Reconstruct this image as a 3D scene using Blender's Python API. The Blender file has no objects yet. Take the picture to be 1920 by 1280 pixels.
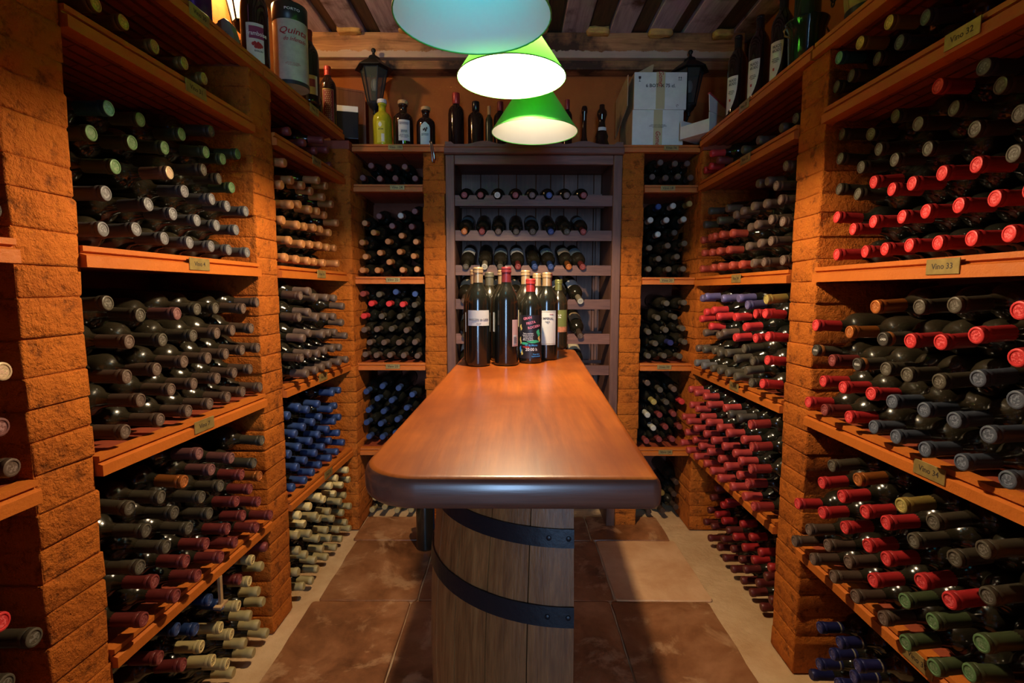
import bpy, bmesh, math, random
from mathutils import Vector, Matrix
C = bpy.context.scene.collection
rnd = random.Random(7)
PI = math.pi

# ------------------------------------------------------------------ camera, world, light, exposure
H = 1.235                     # eye height above the floor
F_PX, PITCH, ROLL = 955.6, 0.09775, 0.0025
sc = bpy.context.scene
cam = bpy.data.cameras.new('camera'); cam.sensor_width = 36; cam.lens = F_PX * 36 / 1920
cam.clip_start = 0.02
co = bpy.data.objects.new('camera', cam); C.objects.link(co)
co.matrix_world = Matrix.Translation((0, 0, H)) @ Matrix.Rotation(PI/2 - PITCH, 4, 'X') @ Matrix.Rotation(ROLL, 4, 'Z')
sc.camera = co
sc.view_settings.view_transform = 'Standard'; sc.view_settings.look = 'None'
sc.view_settings.gamma = 1; sc.view_settings.use_curve_mapping = False
sc.view_settings.exposure = 0.15
sc.cycles.use_denoising = True
sc.cycles.max_bounces = 8; sc.cycles.diffuse_bounces = 3; sc.cycles.glossy_bounces = 4
sc.cycles.sample_clamp_indirect = 6
w = bpy.data.worlds.new('world'); sc.world = w; w.use_nodes = True
w.node_tree.nodes['Background'].inputs[0].default_value = (0.10, 0.40, 1, 1)
w.node_tree.nodes['Background'].inputs[1].default_value = 0.12

def lamp(name, kind, loc, power, col, **k):
    l = bpy.data.lights.new(name, kind); l.energy = power; l.color = col
    for a, b in k.items(): setattr(l, a, b)
    o = bpy.data.objects.new(name, l); C.objects.link(o); o.location = loc
    return o
# daylight coming in through the doorway behind the camera
d = lamp('daylight', 'AREA', (-0.10, -2.60, 1.45), 62, (0.38, 0.63, 1.0), shape='RECTANGLE', size=0.34, size_y=1.7)
d.rotation_euler = (math.radians(88), 0, 0)
LAMPS = [(-0.077, 1.03, 1.755, 0.30), (-0.003, 1.475, 1.822, 76.0), (0.077, 1.844, 1.788, 0.55)]
for i, (x, y, z, p) in enumerate(LAMPS):
    if p: lamp('pendant_light', 'POINT', (x, y, z + 0.052), p, ((0.0, 0.60, 0.82), (1.0, 0.74, 0.46), (1.0, 0.86, 0.60))[i], shadow_soft_size=0.022)  # the teal one is added to tint the inside of the unlit nearest lamp
lamp('lantern_light', 'POINT', (-1.10, 2.2, 2.487), 26, (1.0, 0.70, 0.34), shadow_soft_size=0.02)

# ------------------------------------------------------------------ view geometry (to set things at the place they have in the room)
AL, KL, AR, KR = .9367, .0444, .9073, -.0054
def ray(x, y):
    u = (x-960)/F_PX; v = -(y-640)/F_PX
    c, s = math.cos(ROLL), math.sin(ROLL); u, v = c*u-s*v, s*u+c*v
    return (u, math.cos(PITCH)+v*math.sin(PITCH), -math.sin(PITCH)+v*math.cos(PITCH))
def onY(x, y, Y): r = ray(x, y); t = Y/r[1]; return (r[0]*t, Y, r[2]*t+H)
def onZ(x, y, Z): r = ray(x, y); t = (Z-H)/r[2]; return (r[0]*t, r[1]*t, Z)
def on_side(x, y, s, prot):
    r = ray(x, y)
    t = (-(AL-prot)/(r[0]-KL*r[1])) if s == 'L' else ((AR-prot)/(r[0]+KR*r[1]))
    return (r[0]*t, r[1]*t, r[2]*t+H)
def wl(u, w_, z): return (-AL+KL*u-w_, u, z)      # left shelf front: u along it, w_ into the wall
def wr(u, w_, z): return (AR-KR*u+w_, u, z)       # right shelf front
def wc(u, w_, z): return (u, 2.6+w_, z)           # shelf front at the far end
def wd(x, y, z): return (x, y, z)
DEEP = 0.38

# ------------------------------------------------------------------ materials
def nt(name):
    m = bpy.data.materials.new(name); m.use_nodes = True
    t = m.node_tree; return m, t, t.nodes['Principled BSDF']
def N(t, typ, **k):
    n = t.nodes.new(typ)
    for a, b in k.items():
        if a in n.inputs: n.inputs[a].default_value = b
        else: setattr(n, a, b)
    return n
def ramp(t, fac, stops):
    r = t.nodes.new('ShaderNodeValToRGB'); e = r.color_ramp.elements
    while len(e) < len(stops): e.new(0.5)
    for i, (p, c) in enumerate(stops): e[i].position = p; e[i].color = (*c, 1)
    t.links.new(fac, r.inputs[0]); return r.outputs[0]
def coords(t, kind='Object', scale=(1, 1, 1)):
    tc = t.nodes.new('ShaderNodeTexCoord'); mp = t.nodes.new('ShaderNodeMapping')
    mp.inputs['Scale'].default_value = scale
    if kind == 'World':
        g = t.nodes.new('ShaderNodeNewGeometry'); t.links.new(g.outputs['Position'], mp.inputs[0])
    else: t.links.new(tc.outputs[kind], mp.inputs[0])
    return mp.outputs[0]
def noise(t, vec, scale, detail=5, rough=.6, dist=0):
    n = N(t, 'ShaderNodeTexNoise', Scale=scale, Detail=detail, Roughness=rough, Distortion=dist)
    t.links.new(vec, n.inputs['Vector']); return n.outputs['Fac']
def bump(t, b, h, strength, dist=0.01, prev=None):
    n = N(t, 'ShaderNodeBump', Strength=strength, Distance=dist)
    t.links.new(h, n.inputs['Height'])
    if prev: t.links.new(prev, n.inputs['Normal'])
    if b: t.links.new(n.outputs[0], b.inputs['Normal'])
    return n.outputs[0]
def mix(t, fac, a, b, mode='MIX'):
    n = t.nodes.new('ShaderNodeMix'); n.data_type = 'RGBA'; n.blend_type = mode
    for s, v in ((0, fac), (6, a), (7, b)):
        if isinstance(v, (int, float)): n.inputs[s].default_value = v
        elif isinstance(v, tuple): n.inputs[s].default_value = (*v, 1)
        else: t.links.new(v, n.inputs[s])
    return n.outputs[2]
def math_(t, op, a, b=None):
    n = t.nodes.new('ShaderNodeMath'); n.operation = op
    for s, v in ((0, a), (1, b)):
        if v is None: continue
        if isinstance(v, (int, float)): n.inputs[s].default_value = v
        else: t.links.new(v, n.inputs[s])
    return n.outputs[0]

def plaster(name, c1, c2, bs=.6, scale=1, rough=.8, spec=.25, pores=0):
    m, t, b = nt(name); v = coords(t, 'World')
    n1 = noise(t, v, 5*scale, 6, .65); n2 = noise(t, v, 90*scale, 4, .6); n3 = noise(t, v, 26*scale, 6, .7)
    cc = ramp(t, n1, [(.3, c1), (.7, c2)])
    if pores: cc = mix(t, ramp(t, n3, [(.34, (.75, .75, .75)), (.46, (0, 0, 0))]), cc, tuple(a*.30 for a in c1))
    t.links.new(cc, b.inputs['Base Color'])
    p = bump(t, None, n3, bs, .016 if pores else .012); bump(t, b, n2, bs*.7, .0025, p)
    b.inputs['Roughness'].default_value = rough; b.inputs['Specular IOR Level'].default_value = spec
    return m
M = {}
M['brick'] = plaster('painted_brick', (.42, .103, .010), (.60, .165, .015), 1.25, pores=1)
M['mortar'] = plaster('mortar', (.17, .05, .012), (.25, .08, .02), 1.0)
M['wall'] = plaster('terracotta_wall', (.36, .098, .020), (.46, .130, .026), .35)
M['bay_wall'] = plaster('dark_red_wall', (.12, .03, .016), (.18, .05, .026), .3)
M['rail'] = plaster('painted_rail', (.46, .115, .012), (.56, .150, .016), .25, rough=.55, spec=.4)
M['slat'] = plaster('red_slab', (.24, .045, .020), (.34, .068, .028), .15, rough=.5, spec=.4)

def wood(name, cs, axis='Y', scale=1, rough=.45, bs=.25, coat=0, kind='World', spec=.5, stains=None):
    m, t, b = nt(name); s = {'X': (.07, 1, 1), 'Y': (1, .07, 1), 'Z': (1, 1, .07)}[axis]
    v = coords(t, kind, s)
    n1 = noise(t, v, 34*scale, 8, .62, .6); n2 = noise(t, v, 170*scale, 3, .6)
    base = ramp(t, n1, [(.28, cs[0]), (.5, cs[1]), (.74, cs[2])])
    col = mix(t, .25, base, ramp(t, n2, [(.35, tuple(c*.55 for c in cs[0])), (.65, cs[2])]))
    if stains:
        v2 = coords(t, kind, (1, 1, 1)); n3 = noise(t, v2, stains[1], 5, .6)
        col = mix(t, ramp(t, n3, [(stains[2], (0, 0, 0)), (stains[3], (1, 1, 1))]), col, stains[0])
    oi = t.nodes.new('ShaderNodeObjectInfo')
    hs = N(t, 'ShaderNodeHueSaturation'); t.links.new(col, hs.inputs['Color'])
    t.links.new(math_(t, 'ADD', math_(t, 'MULTIPLY', oi.outputs['Random'], .35), .82), hs.inputs['Value'])
    t.links.new(hs.outputs[0], b.inputs['Base Color'])
    bump(t, b, n2, bs, .002)
    b.inputs['Roughness'].default_value = rough; b.inputs['Coat Weight'].default_value = coat
    b.inputs['Coat Roughness'].default_value = .18; b.inputs['Specular IOR Level'].default_value = spec
    return m
M['table'] = wood('varnished_wood', ((.20, .043, .007), (.33, .080, .010), (.42, .118, .015)), 'Y', .55, .36, .12, .30, spec=.3, stains=((.17, .036, .006), 3.0, .42, .70))
M['table_edge'] = wood('dark_varnished_edge', ((.050, .018, .012), (.085, .030, .018), (.13, .048, .026)), 'X', .7, .30, .12, .5)
M['barrel'] = wood('oak_stave', ((.10, .032, .008), (.21, .075, .019), (.33, .135, .038)), 'Z', 1.1, .5, .5)
M['cabinet'] = wood('dark_cabinet_wood', ((.060, .023, .013), (.125, .052, .028), (.19, .085, .05)), 'Z', .9, .5, .3)
M['cabinet_x'] = wood('dark_rail_wood', ((.07, .026, .016), (.15, .06, .036), (.22, .095, .058)), 'X', .9, .5, .3)
M['beam'] = wood('rough_beam', ((.14, .05, .018), (.42, .18, .065), (.62, .32, .13)), 'X', .7, .75, .6, stains=((.045, .018, .008), 3.4, .47, .60))
t = M['beam'].node_tree; b = t.nodes['Principled BSDF']; src = b.inputs['Base Color'].links[0].from_socket     # old whitewash left along the lower edge
v = coords(t, 'World'); sx = t.nodes.new('ShaderNodeSeparateXYZ'); t.links.new(v, sx.inputs[0])
low = math_(t, 'LESS_THAN', math_(t, 'ADD', sx.outputs['Z'], math_(t, 'MULTIPLY', noise(t, v, 14, 5, .7), -.06)), 2.478)
low = math_(t, 'MULTIPLY', low, math_(t, 'GREATER_THAN', sx.outputs['Z'], 2.4745))
t.links.new(mix(t, math_(t, 'MULTIPLY', low, .75), src, (.55, .42, .32)), b.inputs['Base Color'])
M['plank_grey'] = wood('weathered_plank', ((.26, .18, .21), (.50, .39, .48), (.66, .54, .62)), 'Y', .6, .8, .5, stains=((.085, .035, .018), 4.2, .52, .68))
M['plank_dark'] = wood('brown_plank', ((.035, .017, .008), (.085, .040, .018), (.15, .075, .034)), 'Y', .7, .8, .5)
M['box_wood'] = wood('box_wood', ((.10, .03, .012), (.17, .055, .02), (.24, .09, .035)), 'Z', .8, .5, .2)

def simple(name, col, rough=.5, metal=0, spec=.5, bs=0, bscale=60, var=0.0, kind='Object', emis=None, trans=0):
    m, t, b = nt(name)
    b.inputs['Base Color'].default_value = (*col, 1)
    if var:
        v = coords(t, kind); n = noise(t, v, bscale*.4, 5, .6)
        t.links.new(ramp(t, n, [(.3, tuple(c*(1-var) for c in col)), (.7, tuple(min(1, c*(1+var)) for c in col))]), b.inputs['Base Color'])
    if bs: bump(t, b, noise(t, coords(t, kind), bscale, 4), bs, .002)
    b.inputs['Roughness'].default_value = rough; b.inputs['Metallic'].default_value = metal
    b.inputs['Specular IOR Level'].default_value = spec; b.inputs['Transmission Weight'].default_value = trans
    if emis: b.inputs['Emission Color'].default_value = (*emis[0], 1); b.inputs['Emission Strength'].default_value = emis[1]
    return m
M['iron'] = simple('hoop_iron', (.016, .017, .021), .42, .55, .5, .5, 45)
M['black_iron'] = simple('lantern_iron', (.012, .012, .012), .5, .3, .4, .2)
M['brass'] = simple('brass_plate', (.36, .26, .085), .42, .45, .5, .3, 90, .25)
M['steel'] = simple('steel', (.45, .45, .45), .25, 1)
M['ink'] = simple('ink', (.03, .02, .015), .7)
M['ink_red'] = simple('red_ink', (.38, .02, .02), .7)
M['ink_pink'] = simple('pink_print', (.85, .25, .35), .6)
M['ink_white'] = simple('white_print', (.85, .85, .85), .6)
M['ink_blue'] = simple('blue_print', (.05, .35, .85), .6)
M['ink_green'] = simple('green_print', (.04, .45, .22), .6)
M['ink_yellow'] = simple('yellow_print', (.8, .6, .15), .6)
M['paper'] = simple('label_paper', (.66, .66, .60), .75, var=.08)
M['paper_cream'] = simple('cream_paper', (.60, .50, .32), .75, var=.15)
M['paper_green'] = simple('green_label', (.13, .15, .035), .7, var=.15)
M['paper_yellow'] = simple('yellow_label', (.55, .50, .03), .6, var=.1)
M['paper_pink'] = simple('pink_label', (.62, .42, .38), .7)
M['paper_black'] = simple('black_label', (.012, .012, .018), .45)
M['paper_red'] = simple('red_label', (.22, .02, .025), .5)
M['paper_purple'] = simple('purple_label', (.24, .03, .10), .6)
M['carton'] = simple('white_carton', (.66, .70, .64), .8, var=.07, bs=.1)
M['carton_brown'] = simple('brown_carton', (.42, .30, .16), .85, var=.15)
M['tape'] = simple('parcel_tape', (.50, .45, .24), .4)
M['foam'] = simple('yellow_foam', (.62, .36, .10), .9, bs=1, bscale=70, var=.2)
M['purple'] = simple('purple_foil', (.10, .035, .24), .28, .6, var=.15)
M['grey_plastic'] = simple('grey_plastic', (.22, .21, .18), .5)
M['black_gloss'] = simple('black_gloss', (.01, .01, .012), .22)
M['white_card'] = simple('white_card', (.62, .62, .64), .6)
M['cork'] = simple('cork', (.45, .28, .13), .8, var=.3)
M['tin'] = simple('canister_tin', (.50, .53, .42), .38, .15, var=.18)
M['demijohn'] = simple('demijohn_glass', (.012, .028, .016), .08, 0, .6)
M['liquor'] = simple('dark_liquor_glass', (.018, .008, .006), .07, 0, .6)
M['green_glass'] = simple('dusty_green_glass', (.055, .055, .025), .22, 0, .5, var=.3)
M['tile'] = None

def glass_pane(name, col, op, emit=0):
    m = bpy.data.materials.new(name); m.use_nodes = True; t = m.node_tree; b = t.nodes['Principled BSDF']
    b.inputs['Base Color'].default_value = (*col, 1); b.inputs['Roughness'].default_value = .12
    if emit: b.inputs['Emission Color'].default_value = (1, .72, .34, 1); b.inputs['Emission Strength'].default_value = emit
    tr = t.nodes.new('ShaderNodeBsdfTransparent'); mx = t.nodes.new('ShaderNodeMixShader'); mx.inputs[0].default_value = op
    t.links.new(tr.outputs[0], mx.inputs[1]); t.links.new(b.outputs[0], mx.inputs[2]); t.links.new(mx.outputs[0], t.nodes['Material Output'].inputs[0])
    return m
M['pane'] = glass_pane('lantern_pane', (.10, .12, .10), .35)
M['lit_pane'] = glass_pane('lit_pane', (.9, .8, .6), .45, 2.2)      # pane of the lantern that is switched on
M['yellow_glass'] = simple('yellow_liqueur', (.42, .38, .015), .12, 0, .5)
M['bulb_on'] = simple('glowing_bulb', (1, .9, .7), .4, emis=((1, .85, .6), 45))
M['bulb_soft'] = simple('dim_bulb', (1, .9, .7), .4, emis=((1, .85, .6), 4))
M['bulb_off'] = simple('white_bulb', (.75, .72, .62), .3)

def bottle_glass(name, dust, base=(.006, .0065, .004)):
    m, t, b = nt(name); v = coords(t, 'Object')
    oi = t.nodes.new('ShaderNodeObjectInfo')
    va = t.nodes.new('ShaderNodeVectorMath'); va.operation = 'ADD'
    t.links.new(v, va.inputs[0]); t.links.new(oi.outputs['Random'], va.inputs[1])
    n1 = noise(t, va.outputs[0], 22, 6, .7); n2 = noise(t, va.outputs[0], 260, 3, .6)
    g = t.nodes.new('ShaderNodeNewGeometry'); sx = t.nodes.new('ShaderNodeSeparateXYZ')
    t.links.new(g.outputs['Normal'], sx.inputs[0])
    up = math_(t, 'ADD', math_(t, 'MULTIPLY', sx.outputs['Z'], .45), .5)      # dust settles on what faces up
    f = math_(t, 'MULTIPLY', math_(t, 'MULTIPLY', up, dust), math_(t, 'ADD', n1, math_(t, 'MULTIPLY', n2, .5)))
    fc = t.nodes.new('ShaderNodeClamp'); t.links.new(f, fc.inputs[0]); f = fc.outputs[0]
    t.links.new(mix(t, f, base, (.19, .135, .075)), b.inputs['Base Color'])
    t.links.new(math_(t, 'ADD', math_(t, 'MULTIPLY', f, .9), .14), b.inputs['Roughness'])
    b.inputs['Specular IOR Level'].default_value = .8
    return m
M['glass_dusty'] = bottle_glass('dusty_bottle_glass', .15)
M['glass_mid'] = bottle_glass('dark_bottle_glass', .09)
M['glass_clean'] = bottle_glass('clean_bottle_glass', .06, (.004, .006, .005))

def capsule_mat(name, col, dust=.25, metal=.0, rough=.45, tip=None, band=None, stamp=.6, ):
    m, t, b = nt(name); v = coords(t, 'Object')
    sx = t.nodes.new('ShaderNodeSeparateXYZ'); t.links.new(v, sx.inputs[0])
    oi = t.nodes.new('ShaderNodeObjectInfo')
    va = t.nodes.new('ShaderNodeVectorMath'); va.operation = 'ADD'
    t.links.new(v, va.inputs[0]); t.links.new(oi.outputs['Random'], va.inputs[1])
    n1 = noise(t, va.outputs[0], 55, 5, .7)
    c = col
    if band: # (z0, z1, colour)
        f = math_(t, 'MULTIPLY', math_(t, 'GREATER_THAN', sx.outputs['Z'], band[0]), math_(t, 'LESS_THAN', sx.outputs['Z'], band[1]))
        c = mix(t, f, c, band[2])
    c = mix(t, math_(t, 'MULTIPLY', n1, dust*.75), c, (.22, .17, .11))
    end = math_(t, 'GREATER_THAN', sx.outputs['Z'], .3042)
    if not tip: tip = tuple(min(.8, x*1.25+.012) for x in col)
    c = mix(t, end, mix(t, .38, c, (.0, .0, .0)), tip)  # sides darkened, end disc lighter: lamplight and shade painted into the foil
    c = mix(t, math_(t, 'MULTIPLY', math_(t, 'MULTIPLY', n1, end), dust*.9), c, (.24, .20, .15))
    # crest stamped in the middle of the end disc
    n2 = noise(t, va.outputs[0], 240, 2, .5)
    r2 = math_(t, 'ADD', math_(t, 'MULTIPLY', sx.outputs['X'], sx.outputs['X']), math_(t, 'MULTIPLY', sx.outputs['Y'], sx.outputs['Y']))
    inner = math_(t, 'MULTIPLY', end, math_(t, 'LESS_THAN', r2, .000085))
    st = math_(t, 'MULTIPLY', inner, math_(t, 'GREATER_THAN', n2, .52))
    c = mix(t, math_(t, 'MULTIPLY', st, stamp), c, (.02, .015, .01) if max(col) > .3 and min(col) > .15 else tuple(min(1, x*2+.16) for x in col))
    t.links.new(c, b.inputs['Base Color'])
    bump(t, b, math_(t, 'ADD', math_(t, 'MULTIPLY', n1, .5), math_(t, 'MULTIPLY', math_(t, 'MULTIPLY', n2, inner), 1.5)), .6, .0015)
    b.inputs['Roughness'].default_value = rough; b.inputs['Metallic'].default_value = metal; b.inputs['Specular IOR Level'].default_value = .35
    return m
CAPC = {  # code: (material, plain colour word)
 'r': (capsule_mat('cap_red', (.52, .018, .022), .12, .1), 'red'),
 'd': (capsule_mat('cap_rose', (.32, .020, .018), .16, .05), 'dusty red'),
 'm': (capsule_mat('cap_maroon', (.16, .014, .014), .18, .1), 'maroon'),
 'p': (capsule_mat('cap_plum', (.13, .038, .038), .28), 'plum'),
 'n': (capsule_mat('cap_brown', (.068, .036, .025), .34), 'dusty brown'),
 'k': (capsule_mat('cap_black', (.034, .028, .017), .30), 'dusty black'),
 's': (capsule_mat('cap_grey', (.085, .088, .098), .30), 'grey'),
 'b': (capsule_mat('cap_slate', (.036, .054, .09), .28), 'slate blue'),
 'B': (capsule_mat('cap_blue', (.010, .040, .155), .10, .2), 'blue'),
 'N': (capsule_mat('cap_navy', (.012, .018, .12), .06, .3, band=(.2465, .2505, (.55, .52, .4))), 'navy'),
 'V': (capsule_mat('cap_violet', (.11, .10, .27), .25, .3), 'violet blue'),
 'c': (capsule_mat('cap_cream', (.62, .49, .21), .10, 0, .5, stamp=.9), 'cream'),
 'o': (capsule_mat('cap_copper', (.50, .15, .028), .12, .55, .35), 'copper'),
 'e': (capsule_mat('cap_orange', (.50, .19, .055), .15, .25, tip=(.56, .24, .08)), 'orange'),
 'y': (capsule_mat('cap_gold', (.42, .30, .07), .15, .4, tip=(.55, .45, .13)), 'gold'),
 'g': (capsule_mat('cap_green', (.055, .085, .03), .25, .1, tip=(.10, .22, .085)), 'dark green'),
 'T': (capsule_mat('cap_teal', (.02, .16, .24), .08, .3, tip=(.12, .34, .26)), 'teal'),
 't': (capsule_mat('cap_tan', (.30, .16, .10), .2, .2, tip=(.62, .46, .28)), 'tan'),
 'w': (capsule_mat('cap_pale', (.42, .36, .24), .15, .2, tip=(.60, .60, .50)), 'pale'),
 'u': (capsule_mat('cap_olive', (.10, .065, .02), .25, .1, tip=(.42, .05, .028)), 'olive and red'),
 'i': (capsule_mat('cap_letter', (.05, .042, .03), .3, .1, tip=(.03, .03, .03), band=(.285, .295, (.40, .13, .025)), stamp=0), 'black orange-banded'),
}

# ------------------------------------------------------------------ mesh helpers
def link(name, me, parent=None, mat=None, loc=None):
    o = bpy.data.objects.new(name, me); C.objects.link(o)
    if mat is not None and me is not None and len(me.materials) == 0: me.materials.append(mat)
    if parent is not None: o.parent = parent
    if loc is not None: o.location = loc
    return o
def tag(o, label, cat, group=None, kind=None):
    o['label'] = label; o['category'] = cat
    if group: o['group'] = group
    if kind: o['kind'] = kind
    return o
def thing(name, label, cat, loc=(0, 0, 0), group=None, rz=0):
    o = bpy.data.objects.new(name, None); C.objects.link(o); o.location = loc; o.rotation_euler.z = rz
    o.empty_display_size = .05
    return tag(o, label, cat, group)
class MB:
    def __init__(s): s.v = []; s.f = []; s.m = []; s.mats = []
    def mi(s, m):
        if m not in s.mats: s.mats.append(m)
        return s.mats.index(m)
    def add(s, vs, fs, m=None):
        k = len(s.v); s.v += [tuple(p) for p in vs]; s.f += [tuple(i+k for i in f) for f in fs]
        s.m += [s.mi(m)]*len(fs); return s
    def box(s, fn, u0, u1, w0, w1, z0, z1, m=None):
        vs = [fn(u, w_, z) for u in (u0, u1) for w_ in (w0, w1) for z in (z0, z1)]
        return s.add(vs, [(0, 1, 3, 2), (4, 6, 7, 5), (0, 4, 5, 1), (2, 3, 7, 6), (0, 2, 6, 4), (1, 5, 7, 3)], m)
    def prism(s, fn, prof, u0, u1, m=None):      # prof: (w, z) outline, swept along u
        n = len(prof); vs = [fn(u0, a, b) for a, b in prof]+[fn(u1, a, b) for a, b in prof]
        fs = [(i, (i+1) % n, (i+1) % n+n, i+n) for i in range(n)]+[tuple(range(n)), tuple(range(2*n-1, n-1, -1))]
        return s.add(vs, fs, m)
    def lathe(s, prof, seg=24, c=(0, 0, 0), a0=0, a1=2*PI, m=None, cap=True, tilt=None):
        full = abs(a1-a0-2*PI) < 1e-6; k = seg if full else seg+1; vs = []
        for r, z in prof:
            for i in range(k):
                a = a0+(a1-a0)*i/seg; vs.append((r*math.cos(a), r*math.sin(a), z))
        if tilt is not None: vs = [tuple(tilt @ Vector(p)) for p in vs]
        vs = [(x+c[0], y+c[1], z+c[2]) for x, y, z in vs]
        fs = []
        for j in range(len(prof)-1):
            for i in range(seg):
                i2 = (i+1) % k; fs.append((j*k+i, j*k+i2, (j+1)*k+i2, (j+1)*k+i))
        if cap and full:
            if prof[0][0] > 1e-5: fs.append(tuple(range(k-1, -1, -1)))
            if prof[-1][0] > 1e-5: fs.append(tuple((len(prof)-1)*k+i for i in range(k)))
        return s.add(vs, fs, m)
    def tube(s, pts, r, seg=8, m=None):
        ps = [Vector(p) for p in pts]; rings = []
        for i, p in enumerate(ps):
            d_ = (ps[min(i+1, len(ps)-1)]-ps[max(i-1, 0)]).normalized()
            q = d_.to_track_quat('Z', 'Y').to_matrix(); rr = r[i] if isinstance(r, (list, tuple)) else r
            rings.append([tuple(p+q @ Vector((rr*math.cos(2*PI*k/seg), rr*math.sin(2*PI*k/seg), 0))) for k in range(seg)])
        vs = [v for g in rings for v in g]; fs = []
        for j in range(len(ps)-1):
            for i in range(seg): fs.append((j*seg+i, j*seg+(i+1) % seg, (j+1)*seg+(i+1) % seg, (j+1)*seg+i))
        fs += [tuple(range(seg-1, -1, -1)), tuple((len(ps)-1)*seg+i for i in range(seg))]
        return s.add(vs, fs, m)
    def mesh(s, name, smooth=False, bevel=0, segs=2, recalc=True):
        me = bpy.data.meshes.new(name); me.from_pydata(s.v, [], s.f)
        for m in s.mats:
            if m is not None: me.materials.append(m)
        if len(s.mats) > 1: me.polygons.foreach_set('material_index', s.m)
        bm = bmesh.new(); bm.from_mesh(me)
        if recalc:
            bmesh.ops.remove_doubles(bm, verts=bm.verts, dist=1e-6)
            bmesh.ops.recalc_face_normals(bm, faces=bm.faces)
        if bevel: bmesh.ops.bevel(bm, geom=[e for e in bm.edges if e.calc_face_angle(0) > .5], offset=bevel, segments=segs, affect='EDGES', profile=.6)
        bm.to_mesh(me); bm.free()
        if smooth:
            me.shade_smooth()
            if smooth != 'all':
                me.set_sharp_from_angle(angle=.7)
        return me
    def build(s, name, parent=None, smooth=False, bevel=0, segs=2, loc=None, recalc=True):
        return link(name, s.mesh(name, smooth, bevel, segs, recalc), parent, loc=loc)

# lettering, all made in one go
TXT = {}
def lettering(items):
    tmp = []
    for key, body, size, sp in items:
        cu = bpy.data.curves.new('lettering', 'FONT'); cu.body = body; cu.size = size; cu.align_x = 'CENTER'; cu.align_y = 'CENTER'
        cu.resolution_u = 2; cu.space_line = sp; cu.extrude = .00015; cu.offset = size*.012
        o = bpy.data.objects.new('lettering', cu); C.objects.link(o); tmp.append((key, o))
    bpy.context.view_layer.update(); dg = bpy.context.evaluated_depsgraph_get()
    for key, o in tmp:
        me = bpy.data.meshes.new_from_object(o.evaluated_get(dg)); TXT[key] = ([tuple(v.co) for v in me.vertices], [tuple(p.vertices) for p in me.polygons])
        cu = o.data; bpy.data.objects.remove(o); bpy.data.curves.remove(cu); bpy.data.meshes.remove(me)
def text_on(key, fn, mat, parent, name='lettering', rot=0, sx=1, shear=0):
    vs, fs = TXT[key]; out = []
    c, s_ = math.cos(rot), math.sin(rot)
    for x, y, z in vs:
        x = x*sx+shear*y; out.append(fn(x*c-y*s_, x*s_+y*c, z))
    return MB().add(out, fs, mat).build(name, parent, recalc=False)
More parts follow.
